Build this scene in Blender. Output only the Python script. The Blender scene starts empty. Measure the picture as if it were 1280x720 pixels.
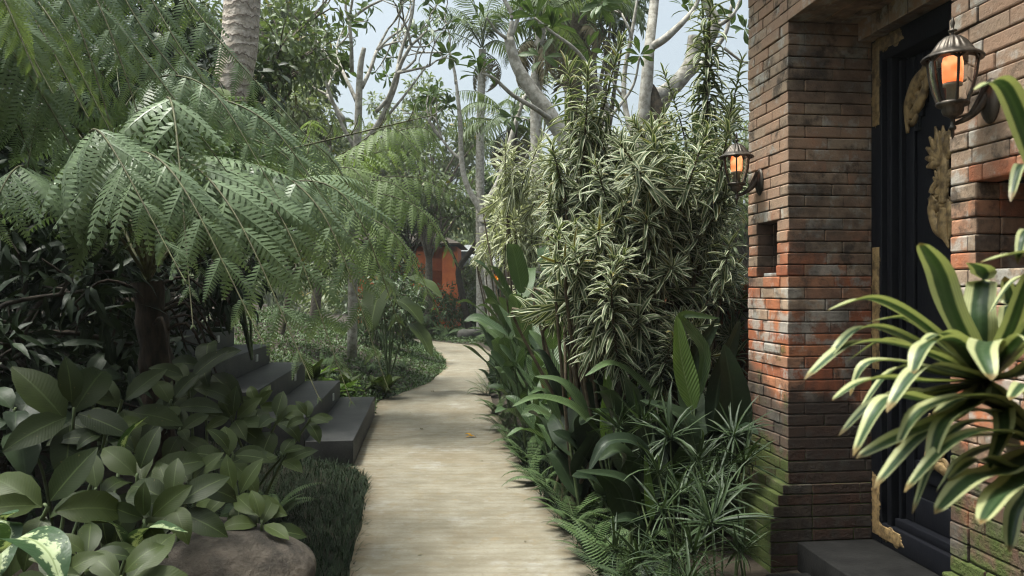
import bpy, bmesh, math, random
import numpy as np
from mathutils import Vector, Matrix

# ------------------------------------------------------------------ camera, sky, sun
S = bpy.context.scene
COL = S.collection
R = math.radians
EYE = 1.6
cam_d = bpy.data.cameras.new("camera")
cam = bpy.data.objects.new("camera", cam_d)
COL.objects.link(cam)
cam.location = (0, 0, EYE)
cam.rotation_euler = (R(90), 0, 0)
cam_d.sensor_width = 36
cam_d.lens = 28.125
cam_d.shift_y = 0.0016
cam_d.clip_start = 0.05
cam_d.clip_end = 500
cam_d.dof.use_dof = True
cam_d.dof.focus_distance = 5.0
cam_d.dof.aperture_fstop = 6.3
S.camera = cam

SUN_EL, SUN_AZ = 71, 262          # azimuth clockwise from +Y: the sun stands high over the ferns, to the left
wd = bpy.data.worlds.new("World")
S.world = wd
wd.use_nodes = True
nt = wd.node_tree
bg = nt.nodes["Background"]
sky = nt.nodes.new("ShaderNodeTexSky")
sky.sky_type = 'NISHITA'
sky.sun_disc = False
sky.sun_elevation = R(SUN_EL)
sky.sun_rotation = R(SUN_AZ)
sky.air_density = 0.7
sky.dust_density = 8.0
sky.ozone_density = 1.6
hs = nt.nodes.new("ShaderNodeHueSaturation")
hs.inputs["Saturation"].default_value = 0.42
nt.links.new(sky.outputs[0], hs.inputs["Color"])
tint = nt.nodes.new("ShaderNodeMix"); tint.data_type = 'RGBA'; tint.blend_type = 'MULTIPLY'; tint.inputs[0].default_value = 1.0
tint.inputs[7].default_value = (0.965, 1.055, 1.025, 1)
nt.links.new(hs.outputs[0], tint.inputs[6])
nt.links.new(tint.outputs[2], bg.inputs[0])
bg.inputs[1].default_value = 0.076
sd = bpy.data.lights.new("sun", 'SUN')
sd.energy = 1.5
sd.angle = R(10)
sd.color = (1.0, 0.96, 0.88)
sun = bpy.data.objects.new("sun", sd)
COL.objects.link(sun)
to_sun = Vector((math.sin(R(SUN_AZ)) * math.cos(R(SUN_EL)), math.cos(R(SUN_AZ)) * math.cos(R(SUN_EL)), math.sin(R(SUN_EL))))
sun.rotation_euler = to_sun.to_track_quat('Z', 'Y').to_euler()
sun.location = (0, 0, 20)
S.view_settings.view_transform = 'Standard'
S.view_settings.look = 'None'
S.view_settings.exposure = 2.05
S.view_settings.gamma = 1.0
S.render.engine = 'CYCLES'
cy = S.cycles
cy.filter_width = 1.15
cy.max_bounces = 7
cy.diffuse_bounces = 4
cy.glossy_bounces = 2
cy.transmission_bounces = 4
cy.transparent_max_bounces = 8
cy.sample_clamp_indirect = 4
cy.caustics_reflective = False
cy.caustics_refractive = False
cy.use_denoising = True
try:
    cy.denoiser = 'OPENIMAGEDENOISE'
except Exception:
    pass

rng = np.random.default_rng(11)
UP = np.array([0, 0, 1.0])


def W(px, py, d):
    """a point of the garden d metres ahead of the entrance, read off the 1280 x 720 survey picture"""
    return np.array([(px - 640) / 1000 * d, d, EYE + (362 - py) / 1000 * d])


# ------------------------------------------------------------------ helpers
def tag(o, label=None, cat=None, group=None, kind=None):
    if label: o["label"] = label
    if cat: o["category"] = cat
    if group: o["group"] = group
    if kind: o["kind"] = kind
    return o


def empty(name, loc, label, cat, group=None, rz=0):
    o = bpy.data.objects.new(name, None)
    o.empty_display_size = 0.1
    o.location = loc
    o.rotation_euler = (0, 0, rz)
    COL.objects.link(o)
    return tag(o, label, cat, group)


def norm(a):
    a = np.asarray(a, float)
    return a / np.maximum(np.linalg.norm(a, axis=-1, keepdims=True), 1e-9)


class MB:
    """collects quads; attribute 'lf' on points = (across -1..1, along 0..1, random 0..1)"""
    def __init__(self):
        self.V, self.F, self.A, self.M, self.n = [], [], [], [], 0

    def add(self, v, f, a=None, mi=0):
        v = np.asarray(v, float).reshape(-1, 3)
        f = np.asarray(f, int).reshape(-1, 4)
        if a is None: a = np.zeros((len(v), 3))
        self.V.append(v); self.F.append(f + self.n); self.A.append(np.asarray(a, float))
        self.M.append(np.full(len(f), mi)); self.n += len(v)

    def scatter(self, tpl, P, X, Z, Sc, rnd=None, mi=0):
        v, f, a = tpl
        P = np.asarray(P, float).reshape(-1, 3); n = len(P)
        if n == 0: return
        X = norm(np.broadcast_to(X, (n, 3))); Z = np.broadcast_to(Z, (n, 3))
        Y = np.cross(Z, X); bad = np.linalg.norm(Y, axis=1) < 1e-4
        if bad.any():
            Y = Y.copy(); Y[bad] = np.cross(np.array([0.3, 0.9, 0.1]), X[bad])
        Y = norm(Y); Z = np.cross(X, Y)
        Sc = np.asarray(Sc, float)
        if Sc.ndim == 0: Sc = np.full((n, 3), float(Sc))
        elif Sc.ndim == 1: Sc = np.repeat(Sc[:, None], 3, 1)
        vv = v[None] * Sc[:, None, :]
        out = P[:, None] + vv[..., 0:1] * X[:, None] + vv[..., 1:2] * Y[:, None] + vv[..., 2:3] * Z[:, None]
        if rnd is None: rnd = rng.random(n)
        aa = np.repeat(a[None], n, 0).copy(); aa[..., 2] = np.asarray(rnd)[:, None]
        ff = f[None] + (np.arange(n) * len(v))[:, None, None]
        self.add(out.reshape(-1, 3), ff.reshape(-1, 4), aa.reshape(-1, 3), mi)

    def tube(self, pts, rad, k=6, mi=0, rnd=0.5, flat=None, cap=False):
        pts = np.asarray(pts, float); n = len(pts)
        rad = np.broadcast_to(np.asarray(rad, float), (n,)).copy()
        if cap:
            d0 = norm(pts[0] - pts[1]) * 1e-4; d1 = norm(pts[-1] - pts[-2]) * 1e-4
            pts = np.vstack([pts[0] + d0, pts, pts[-1] + d1]); rad = np.concatenate([[rad[0] * .02], rad, [rad[-1] * .02]]); n += 2
        T = norm(np.gradient(pts, axis=0))
        if cap: T[0] = T[1]; T[-1] = T[-2]
        ref = np.array([0, 0, 1.0]) if abs(T[n // 2][2]) < 0.9 else np.array([1.0, 0, 0])
        Sx = norm(np.cross(T, ref)); Ny = np.cross(Sx, T)
        th = np.arange(k) / k * 2 * np.pi
        ring = pts[:, None] + rad[:, None, None] * (np.cos(th)[None, :, None] * Sx[:, None] + np.sin(th)[None, :, None] * Ny[:, None])
        i, j = np.meshgrid(np.arange(n - 1), np.arange(k), indexing='ij'); j2 = (j + 1) % k
        f = np.stack([i * k + j, i * k + j2, (i + 1) * k + j2, (i + 1) * k + j], -1)
        a = np.zeros((n, k, 3)); a[..., 0] = (th / np.pi - 1)[None]; a[..., 1] = np.linspace(0, 1, n)[:, None]; a[..., 2] = rnd
        self.add(ring.reshape(-1, 3), f.reshape(-1, 4), a.reshape(-1, 3), mi)

    def rbox(self, c, h, e=0.004, ux=(1, 0, 0), uy=(0, 1, 0), uz=(0, 0, 1), rnd=0.5, mi=0):
        """box with rounded edges; c centre, h half sizes, along the axes ux uy uz"""
        h = np.asarray(h, float); e = min(e, h.min() * 0.9)
        v, f = RB
        p = np.sign(v) * (h - e) * (np.abs(v) > 0.5) * 1.0
        inner = np.where(np.abs(v) > 0.5, np.sign(v) * (h - e), v)
        d = np.where(np.abs(v) > 1.5, np.sign(v), 0.0)
        out = inner + e * norm(d)
        out = np.asarray(c, float) + out[:, 0:1] * np.asarray(ux) + out[:, 1:2] * np.asarray(uy) + out[:, 2:3] * np.asarray(uz)
        a = np.zeros((len(v), 3)); a[:, 2] = rnd
        if np.dot(np.cross(ux, uy), uz) < 0: f = f[:, ::-1]
        self.add(out, f, a, mi)

    def lathe(self, prof, k=24, c=(0, 0, 0), mi=0, flute=0, famp=0.0, frange=None):
        prof = np.asarray(prof, float); n = len(prof)
        th = np.arange(k) / k * 2 * np.pi
        r = np.repeat(prof[:, 0:1], k, 1)
        if flute:
            m = np.ones(n) if frange is None else ((np.arange(n) >= frange[0]) & (np.arange(n) <= frange[1])).astype(float)
            r = r * (1 + famp * m[:, None] * np.cos(flute * th)[None])
        v = np.stack([r * np.cos(th), r * np.sin(th), np.repeat(prof[:, 1:2], k, 1)], -1) + np.asarray(c, float)
        i, j = np.meshgrid(np.arange(n - 1), np.arange(k), indexing='ij'); j2 = (j + 1) % k
        f = np.stack([i * k + j, i * k + j2, (i + 1) * k + j2, (i + 1) * k + j], -1)
        self.add(v.reshape(-1, 3), f.reshape(-1, 4), None, mi)

    def data(self, name, mats, smooth=True):
        v = np.concatenate(self.V).astype(np.float32); f = np.concatenate(self.F).astype(np.int32)
        a = np.concatenate(self.A).astype(np.float32); m = np.concatenate(self.M).astype(np.int32)
        me = bpy.data.meshes.new(name)
        me.vertices.add(len(v)); me.vertices.foreach_set("co", v.ravel())
        me.loops.add(len(f) * 4); me.loops.foreach_set("vertex_index", f.ravel())
        me.polygons.add(len(f)); me.polygons.foreach_set("loop_start", np.arange(len(f), dtype=np.int32) * 4)
        me.polygons.foreach_set("use_smooth", np.full(len(f), smooth))
        me.polygons.foreach_set("material_index", m)
        at = me.attributes.new("lf", 'FLOAT_VECTOR', 'POINT'); at.data.foreach_set("vector", a.ravel())
        for mm in (mats if isinstance(mats, (list, tuple)) else [mats]): me.materials.append(mm)
        me.update(calc_edges=True)
        return me

    def build(self, name, mats, parent=None, smooth=True, world=True):
        """links the mesh as one object; with a parent, points given in world space are moved to its frame"""
        me = self.data(name, mats, smooth)
        o = bpy.data.objects.new(name, me); COL.objects.link(o)
        if parent is not None:
            o.parent = parent
            if world:
                bpy.context.view_layer.update() if False else None
                o.matrix_parent_inverse = inv_world(parent)
        return o


def inv_world(p):
    m = Matrix.Identity(4)
    q = p
    while q is not None:
        m = (q.matrix_parent_inverse @ Matrix.LocRotScale(q.location, q.rotation_euler, q.scale)) @ m
        q = q.parent
    return m.inverted()


def place(me, name, parent, loc, rot, sc=1.0):
    """one more object with shared mesh data, at loc in world space"""
    o = bpy.data.objects.new(name, me); COL.objects.link(o)
    if parent is not None:
        o.parent = parent; o.matrix_parent_inverse = inv_world(parent)
    o.location = loc
    if isinstance(rot, Matrix): o.rotation_euler = rot.to_euler()
    else: o.rotation_euler = rot
    o.scale = (sc, sc, sc)
    return o


def frame_rot(z, spin=0.0):
    """rotation whose z axis is z"""
    q = Vector(z).to_track_quat('Z', 'Y').to_matrix()
    return q @ Matrix.Rotation(spin, 3, 'Z')


def _rb():
    c = np.array([-2, -1, 1, 2.0]); idx = {}; v = []; f = []
    def g(p):
        if p not in idx: idx[p] = len(v); v.append(p)
        return idx[p]
    for ax in range(3):
        for s in (-2.0, 2.0):
            for i in range(3):
                for j in range(3):
                    q = []
                    for (a, b) in ((i, j), (i + 1, j), (i + 1, j + 1), (i, j + 1)):
                        p = [0, 0, 0]; p[ax] = s; p[(ax + 1) % 3] = c[a]; p[(ax + 2) % 3] = c[b]; q.append(g(tuple(p)))
                    f.append(q if s > 0 else q[::-1])
    return np.array(v), np.array(f)


RB = _rb()


def spline(P, n):
    P = np.asarray(P, float)
    if len(P) == 2: return P[0] + (P[1] - P[0]) * np.linspace(0, 1, n)[:, None]
    Q = np.vstack([2 * P[0] - P[1], P, 2 * P[-1] - P[-2]])
    t = np.linspace(0, len(P) - 1 - 1e-6, n); k = t.astype(int); u = (t - k)[:, None]
    a, b, c, d = Q[k], Q[k + 1], Q[k + 2], Q[k + 3]
    return 0.5 * (2 * b + (c - a) * u + (2 * a - 5 * b + 4 * c - d) * u * u + (3 * b - a - 3 * c + d) * u ** 3)


SHAPES = {
    'strap': lambda s: np.clip(0.55 + s * 2.2, 0, 1) * np.sqrt(np.clip(1 - s ** 2.6, 0.0004, 1)),
    'ellip': lambda s: np.clip(np.sin(np.pi * np.clip(s, 0, 1) ** 0.86) ** 0.85, 0.05, 1),
    'lance': lambda s: np.clip((np.clip(s, 0.02, 1) / 0.35) ** 0.7 * np.exp(0.7 * (1 - (np.clip(s, 0.02, 1) / 0.35))) * np.sqrt(np.clip(1 - s ** 3, 0, 1)), 0.03, 1.0),
    'obov': lambda s: np.clip(np.sin(np.pi * np.clip(s, 0, 1) ** 1.5) ** 0.8 + 0.02, 0.06, 1),
    'pinn': lambda s: np.clip(1.0 - 0.25 * s, 0, 1) * np.sqrt(np.clip(1.02 - s ** 4, 0.02, 1)),
    'heart': lambda s: np.clip(np.sqrt(np.clip(s, 0, 1) * 9) * (s < .12) + (s >= .12) * np.sqrt(np.clip(1 - ((s - .12) / .88) ** 1.7, 0.0004, 1)), 0.03, 1.05),
}


def leaf(w, shape='ellip', nseg=5, nac=3, fold=0.25, th0=0.0, droop=0.6, pw=1.3, wave=0.0, curl=0.0, twist=0.0):
    """a leaf one unit long along x; w half width; bends down by droop radians towards the tip"""
    s = np.linspace(0, 1, nseg + 1); th = th0 - droop * s ** pw
    ds = 1 / nseg; cx = np.concatenate([[0], np.cumsum(np.cos((th[1:] + th[:-1]) / 2) * ds)]); cz = np.concatenate([[0], np.cumsum(np.sin((th[1:] + th[:-1]) / 2) * ds)])
    ww = w * SHAPES[shape](s); ac = np.linspace(-1, 1, nac)
    fo = fold * np.abs(ac)[None] - curl * (ac ** 2)[None]
    y = ac[None] * ww[:, None] * np.cos(fold)
    up = np.abs(ac)[None] * ww[:, None] * math.sin(fold) - curl * (ac ** 2)[None] * ww[:, None] + wave * w * np.sin(s * 9 + ac[None].T * 1.3).T * np.abs(ac)[None]
    tw = twist * s[:, None]
    y2 = y * np.cos(tw) - up * np.sin(tw); up2 = y * np.sin(tw) + up * np.cos(tw)
    x = cx[:, None] - up2 * np.sin(th)[:, None]; z = cz[:, None] + up2 * np.cos(th)[:, None]
    v = np.stack([x, y2, z], -1).reshape(-1, 3)
    i, j = np.meshgrid(np.arange(nseg), np.arange(nac - 1), indexing='ij')
    f = np.stack([i * nac + j, (i + 1) * nac + j, (i + 1) * nac + j + 1, i * nac + j + 1], -1).reshape(-1, 4)
    a = np.zeros((len(v), 3)); a[:, 0] = np.tile(ac, nseg + 1); a[:, 1] = np.repeat(s, nac)
    return v, f, a


def curve_leaf(mb, pts, w, shape='strap', nseg=14, nac=7, fold=0.3, up=None, twist=0.0, rnd=None, mi=0, wave=0.0):
    """a leaf along a curve through pts"""
    c = spline(pts, nseg + 1); T = norm(np.gradient(c, axis=0))
    u = UP if up is None else np.asarray(up, float)
    Sx = norm(np.cross(np.broadcast_to(u, T.shape), T)); N = np.cross(T, Sx)
    s = np.linspace(0, 1, nseg + 1); tw = (twist * s)[:, None]
    S2 = Sx * np.cos(tw) + N * np.sin(tw); N2 = -Sx * np.sin(tw) + N * np.cos(tw)
    ww = w * SHAPES[shape](s); ac = np.linspace(-1, 1, nac)
    off = np.abs(ac)[None] ** 1.3 * ww[:, None] * math.sin(fold) + wave * w * np.sin(s * 11 + 0.8 * np.sign(ac)[:, None]).T * np.abs(ac)[None] ** 2
    v = c[:, None] + (ac[None] * ww[:, None] * math.cos(fold))[..., None] * S2[:, None] + off[..., None] * N2[:, None]
    i, j = np.meshgrid(np.arange(nseg), np.arange(nac - 1), indexing='ij')
    f = np.stack([i * nac + j, (i + 1) * nac + j, (i + 1) * nac + j + 1, i * nac + j + 1], -1)
    a = np.zeros((nseg + 1, nac, 3)); a[..., 0] = ac[None]; a[..., 1] = s[:, None]; a[..., 2] = rng.random() if rnd is None else rnd
    mb.add(v.reshape(-1, 3), f.reshape(-1, 4), a.reshape(-1, 3), mi)


def rand_dirs(n, zb=0.0):
    d = rng.normal(size=(n, 3)); d[:, 2] += zb
    return norm(d)


# ------------------------------------------------------------------ materials
def new_mat(name):
    m = bpy.data.materials.new(name); m.use_nodes = True
    t = m.node_tree; b = t.nodes["Principled BSDF"]; out = t.nodes["Material Output"]
    return m, t, b, out


def nd(t, kind, **kw):
    n = t.nodes.new(kind)
    for k, v in kw.items():
        if k.startswith("i_"):
            key = k[2:]; n.inputs[int(key) if key.isdigit() else key.replace("_", " ")].default_value = v
        else: setattr(n, k, v)
    return n


def mixc(t, fac, a, b, mode='MIX'):
    n = t.nodes.new("ShaderNodeMix"); n.data_type = 'RGBA'; n.blend_type = mode
    for sock, val in ((0, fac), (6, a), (7, b)):
        if isinstance(val, (int, float)): n.inputs[sock].default_value = val
        elif isinstance(val, (tuple, list)): n.inputs[sock].default_value = (*val[:3], 1)
        else: t.links.new(val, n.inputs[sock])
    return n.outputs[2]


def math_n(t, op, a, b=0.0, clamp=False):
    n = t.nodes.new("ShaderNodeMath"); n.operation = op; n.use_clamp = clamp
    for i, v in enumerate((a, b)):
        if isinstance(v, (int, float)): n.inputs[i].default_value = v
        else: t.links.new(v, n.inputs[i])
    return n.outputs[0]


def ramp(t, fac, lo, hi):
    n = t.nodes.new("ShaderNodeMapRange"); n.interpolation_type = 'SMOOTHSTEP'
    t.links.new(fac, n.inputs[0]); n.inputs[1].default_value = lo; n.inputs[2].default_value = hi
    return n.outputs[0]


def noise(t, scale, detail=3, rough=0.55, vec=None, dist=0.0):
    n = nd(t, "ShaderNodeTexNoise", i_Scale=scale, i_Detail=detail, i_Roughness=rough, i_Distortion=dist)
    if vec is not None: t.links.new(vec, n.inputs["Vector"])
    return n.outputs[0]


def coord(t, kind="Object"):
    return t.nodes.new("ShaderNodeTexCoord").outputs[kind]


def leaf_mat(name, c1, c2, rib=None, margin=None, mg=(0.5, 0.62), rough=0.5, trans=0.22, vein=0.0, blotch=None, yellow=0.0, ribw=0.08, spec=0.25, streak=0.0, tips=False):
    m, t, b, out = new_mat(name)
    at = nd(t, "ShaderNodeAttribute", attribute_name="lf")
    sp = t.nodes.new("ShaderNodeSeparateXYZ"); t.links.new(at.outputs["Vector"], sp.inputs[0])
    ac = math_n(t, 'ABSOLUTE', sp.outputs[0])
    oi = t.nodes.new("ShaderNodeObjectInfo")
    rn = math_n(t, 'FRACT', math_n(t, 'ADD', sp.outputs[2], math_n(t, 'MULTIPLY', oi.outputs["Random"], 0.7)))
    col = mixc(t, rn, c1, c2)
    nz = noise(t, 9.0, 3, 0.6, coord(t))
    col = mixc(t, math_n(t, 'MULTIPLY', ramp(t, nz, 0.45, 0.75), 0.35), col, tuple(x * 0.62 for x in c1))
    sn = noise(t, 75.0, 2, 0.5, coord(t))
    col = mixc(t, math_n(t, 'MULTIPLY', ramp(t, sn, 0.70, 0.76), 0.6), col, (0.10, 0.085, 0.04))
    if yellow:
        yl = ramp(t, math_n(t, 'FRACT', math_n(t, 'MULTIPLY', sp.outputs[2], 7.31)), 1 - yellow, 1.0)
        col = mixc(t, math_n(t, 'MULTIPLY', yl, 0.8), col, (0.22, 0.17, 0.05))
    if vein:
        wv = math_n(t, 'SINE', math_n(t, 'MULTIPLY', math_n(t, 'SUBTRACT', sp.outputs[1], math_n(t, 'MULTIPLY', ac, 0.16)), 130.0))
        col = mixc(t, math_n(t, 'MULTIPLY', ramp(t, wv, 0.2, 1.0), vein), col, tuple(min(1, x * 1.6 + 0.01) for x in c2))
    if blotch:
        n2 = noise(t, 26.0, 3, 0.7, coord(t))
        k = math_n(t, 'ADD', n2, math_n(t, 'MULTIPLY', ac, -0.28))
        col = mixc(t, ramp(t, k, 0.36, 0.46), col, blotch)
    if rib:
        col = mixc(t, math_n(t, 'SUBTRACT', 1.0, ramp(t, ac, ribw * 0.4, ribw * 1.6)), col, rib)
    if margin:
        wob = math_n(t, 'ADD', ac, math_n(t, 'MULTIPLY', math_n(t, 'SUBTRACT', noise(t, 35.0, 2, 0.5, coord(t)), 0.5), 0.12))
        col = mixc(t, ramp(t, wob, *mg), col, margin)
    if streak:
        sk = math_n(t, 'SINE', math_n(t, 'ADD', math_n(t, 'MULTIPLY', sp.outputs[0], 46.0), math_n(t, 'MULTIPLY', noise(t, 30.0, 2, 0.5, coord(t)), 5.0)))
        col = mixc(t, math_n(t, 'MULTIPLY', ramp(t, sk, 0.1, 1.0), streak), col, tuple(x * 0.5 for x in c1))
    if tips:
        tp_ = math_n(t, 'ADD', sp.outputs[1], math_n(t, 'MULTIPLY', math_n(t, 'FRACT', math_n(t, 'MULTIPLY', sp.outputs[2], 5.7)), 0.05))
        col = mixc(t, math_n(t, 'MULTIPLY', ramp(t, tp_, 0.955, 1.0), 0.85), col, (0.14, 0.095, 0.045))
    hsn = nd(t, "ShaderNodeHueSaturation", i_Saturation=1.14); t.links.new(col, hsn.inputs["Color"]); col = hsn.outputs[0]
    t.links.new(col, b.inputs["Base Color"])
    b.inputs["Roughness"].default_value = rough
    b.inputs["Specular IOR Level"].default_value = spec
    tr = t.nodes.new("ShaderNodeBsdfTranslucent")
    t.links.new(mixc(t, 1.0, col, (1.0, 1.08, 0.55), 'MULTIPLY'), tr.inputs[0])
    mx = t.nodes.new("ShaderNodeMixShader"); mx.inputs[0].default_value = trans
    t.links.new(b.outputs[0], mx.inputs[1]); t.links.new(tr.outputs[0], mx.inputs[2])
    bp = nd(t, "ShaderNodeBump", i_Strength=0.25 if vein != 0.06 else 0.06, i_Distance=0.01)
    if vein:
        t.links.new(wv, bp.inputs["Height"])
    else:
        t.links.new(noise(t, 40.0, 2, 0.5, coord(t)), bp.inputs["Height"])
    t.links.new(bp.outputs[0], b.inputs["Normal"])
    t.links.new(mx.outputs[0], out.inputs[0])
    return m


def simple_mat(name, c, c2=None, scale=12, rough=0.8, metal=0.0, bump=0.3, bscale=40, bdist=0.01, spec=0.3, stretch=None):
    m, t, b, out = new_mat(name)
    co = coord(t)
    if stretch:
        mp = t.nodes.new("ShaderNodeMapping"); mp.inputs["Scale"].default_value = stretch
        t.links.new(co, mp.inputs[0]); co = mp.outputs[0]
    nz = noise(t, scale, 5, 0.62, co)
    col = mixc(t, ramp(t, nz, 0.35, 0.68), c, c2 or tuple(x * 0.55 for x in c))
    t.links.new(col, b.inputs["Base Color"])
    b.inputs["Roughness"].default_value = rough; b.inputs["Metallic"].default_value = metal
    b.inputs["Specular IOR Level"].default_value = spec
    if bump:
        bp = nd(t, "ShaderNodeBump", i_Strength=bump, i_Distance=bdist)
        t.links.new(noise(t, bscale, 5, 0.65, co), bp.inputs["Height"]); t.links.new(bp.outputs[0], b.inputs["Normal"])
    return m


M = {}
M['fern'] = leaf_mat("fern_green", (0.12, 0.165, 0.092), (0.155, 0.205, 0.118), rough=0.42, trans=0.2, spec=0.4)
M['fern_light'] = leaf_mat("fern_light_green", (0.16, 0.21, 0.095), (0.21, 0.265, 0.13), rough=0.5, trans=0.4, spec=0.3)
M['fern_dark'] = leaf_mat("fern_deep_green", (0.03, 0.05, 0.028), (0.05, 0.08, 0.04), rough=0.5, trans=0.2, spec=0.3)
M['rachis'] = simple_mat("fern_stalk", (0.05, 0.045, 0.022), (0.09, 0.10, 0.04), 20, 0.7)
M['petiole'] = simple_mat("dark_petiole", (0.012, 0.011, 0.009), (0.03, 0.025, 0.018), 20, 0.8)
M['fern_trunk'] = simple_mat("fern_trunk_fibre", (0.016, 0.012, 0.009), (0.045, 0.03, 0.02), 30, 0.95, bump=1.0, bscale=60, stretch=(1, 1, 0.25))
M['broad'] = leaf_mat("broad_leaf", (0.014, 0.022, 0.008), (0.042, 0.056, 0.018), rib=(0.06, 0.078, 0.032), vein=0.06, rough=0.5, trans=0.18, ribw=0.05, spec=0.2)
M['broad_pale'] = leaf_mat("broad_leaf_pale", (0.04, 0.056, 0.02), (0.085, 0.11, 0.042), rib=(0.12, 0.15, 0.07), vein=0.06, rough=0.48, trans=0.22, spec=0.22, ribw=0.05, yellow=0.03)
M['dief'] = leaf_mat("spotted_leaf", (0.03, 0.055, 0.028), (0.045, 0.075, 0.035), rib=(0.2, 0.24, 0.13), blotch=(0.33, 0.38, 0.24), rough=0.4, trans=0.2, ribw=0.05)
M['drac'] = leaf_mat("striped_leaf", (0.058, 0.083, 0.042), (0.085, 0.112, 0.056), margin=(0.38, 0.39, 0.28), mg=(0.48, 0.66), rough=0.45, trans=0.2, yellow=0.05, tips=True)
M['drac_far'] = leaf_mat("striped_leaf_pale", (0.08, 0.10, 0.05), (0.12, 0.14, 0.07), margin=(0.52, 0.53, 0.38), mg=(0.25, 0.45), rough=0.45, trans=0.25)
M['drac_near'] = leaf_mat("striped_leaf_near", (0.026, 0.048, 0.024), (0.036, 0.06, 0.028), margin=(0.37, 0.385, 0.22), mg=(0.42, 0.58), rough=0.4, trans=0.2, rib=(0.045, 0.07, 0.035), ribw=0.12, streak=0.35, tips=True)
M['canna'] = leaf_mat("canna_leaf", (0.045, 0.072, 0.036), (0.075, 0.11, 0.05), rib=(0.10, 0.14, 0.07), rough=0.42, trans=0.22, vein=0.3, ribw=0.05, spec=0.35)
M['canna_light'] = leaf_mat("canna_leaf_light", (0.10, 0.155, 0.05), (0.13, 0.19, 0.07), rib=(0.2, 0.26, 0.12), rough=0.36, trans=0.4, vein=0.3, ribw=0.05)
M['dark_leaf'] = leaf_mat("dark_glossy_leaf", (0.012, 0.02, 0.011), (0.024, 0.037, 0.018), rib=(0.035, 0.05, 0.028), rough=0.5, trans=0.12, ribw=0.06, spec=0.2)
M['tree_leaf'] = leaf_mat("tree_leaf", (0.085, 0.112, 0.06), (0.13, 0.162, 0.085), rough=0.42, trans=0.3, yellow=0.03)
M['tree_leaf_dark'] = leaf_mat("tree_leaf_dark", (0.06, 0.085, 0.048), (0.09, 0.12, 0.068), rough=0.4, trans=0.25)
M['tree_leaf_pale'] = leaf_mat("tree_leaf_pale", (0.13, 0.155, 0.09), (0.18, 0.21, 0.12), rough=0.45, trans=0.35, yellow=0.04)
M['plumeria'] = leaf_mat("plumeria_leaf", (0.055, 0.085, 0.04), (0.10, 0.14, 0.06), rib=(0.15, 0.19, 0.10), rough=0.38, trans=0.32, ribw=0.06)
M['thin_grass'] = leaf_mat("narrow_leaf", (0.02, 0.032, 0.017), (0.045, 0.066, 0.032), rough=0.5, trans=0.2)
M['mondo'] = leaf_mat("mondo_blade", (0.012, 0.02, 0.012), (0.026, 0.04, 0.02), rough=0.6, trans=0.1, spec=0.12)
M['cover'] = leaf_mat("creeping_leaf", (0.05, 0.08, 0.036), (0.085, 0.125, 0.055), rough=0.45, trans=0.2)
M['sword'] = leaf_mat("sword_fern_leaf", (0.05, 0.08, 0.036), (0.085, 0.12, 0.055), rough=0.45, trans=0.25)
M['red_leaf'] = leaf_mat("red_leaf", (0.11, 0.014, 0.012), (0.17, 0.02, 0.014), rough=0.4, trans=0.25)
M['yellow_leaf'] = leaf_mat("yellow_fallen_leaf", (0.50, 0.30, 0.04), (0.42, 0.2, 0.03), rough=0.6, trans=0.15)
M['orange_fl'] = leaf_mat("orange_bract", (0.55, 0.16, 0.02), (0.65, 0.25, 0.03), rough=0.4, trans=0.25)
M['bark_pale'] = simple_mat("pale_bark", (0.40, 0.38, 0.34), (0.19, 0.175, 0.145), 14, 0.9, bump=0.6, bscale=45)
M['bark'] = simple_mat("grey_brown_bark", (0.13, 0.11, 0.085), (0.06, 0.05, 0.038), 18, 0.9, bump=0.7, bscale=50)
M['bark_dark'] = simple_mat("dark_bark", (0.05, 0.04, 0.03), (0.025, 0.02, 0.016), 18, 0.9, bump=0.7, bscale=50)
M['cut_wood'] = simple_mat("rotting_cut_wood", (0.025, 0.021, 0.016), (0.06, 0.045, 0.03), 25, 0.95, bump=1.0, bscale=60)
M['green_stem'] = simple_mat("green_stem", (0.06, 0.085, 0.035), (0.09, 0.12, 0.05), 15, 0.6)
M['brown_stem'] = simple_mat("brown_stem", (0.06, 0.045, 0.03), (0.10, 0.08, 0.05), 25, 0.85)
M['dead'] = leaf_mat("dead_frond", (0.10, 0.085, 0.055), (0.17, 0.15, 0.10), rough=0.7, trans=0.2)


def palm_bark():
    m, t, b, out = new_mat("ringed_palm_bark")
    co = coord(t); sp = t.nodes.new("ShaderNodeSeparateXYZ"); t.links.new(co, sp.inputs[0])
    nz = noise(t, 7, 4, 0.6, co)
    z = math_n(t, 'ADD', math_n(t, 'MULTIPLY', sp.outputs[2], 62.0), math_n(t, 'MULTIPLY', nz, 14.0))
    ring = math_n(t, 'SINE', z)
    col = mixc(t, ramp(t, noise(t, 16, 5, 0.65, co), 0.35, 0.65), (0.42, 0.37, 0.32), (0.25, 0.21, 0.17))
    col = mixc(t, ramp(t, ring, 0.75, 1.0), col, (0.13, 0.10, 0.08))
    t.links.new(col, b.inputs["Base Color"]); b.inputs["Roughness"].default_value = 0.9
    bp = nd(t, "ShaderNodeBump", i_Strength=0.3, i_Distance=0.02); t.links.new(ring, bp.inputs["Height"]); t.links.new(bp.outputs[0], b.inputs["Normal"])
    return m


M['palm_bark'] = palm_bark()


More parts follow.
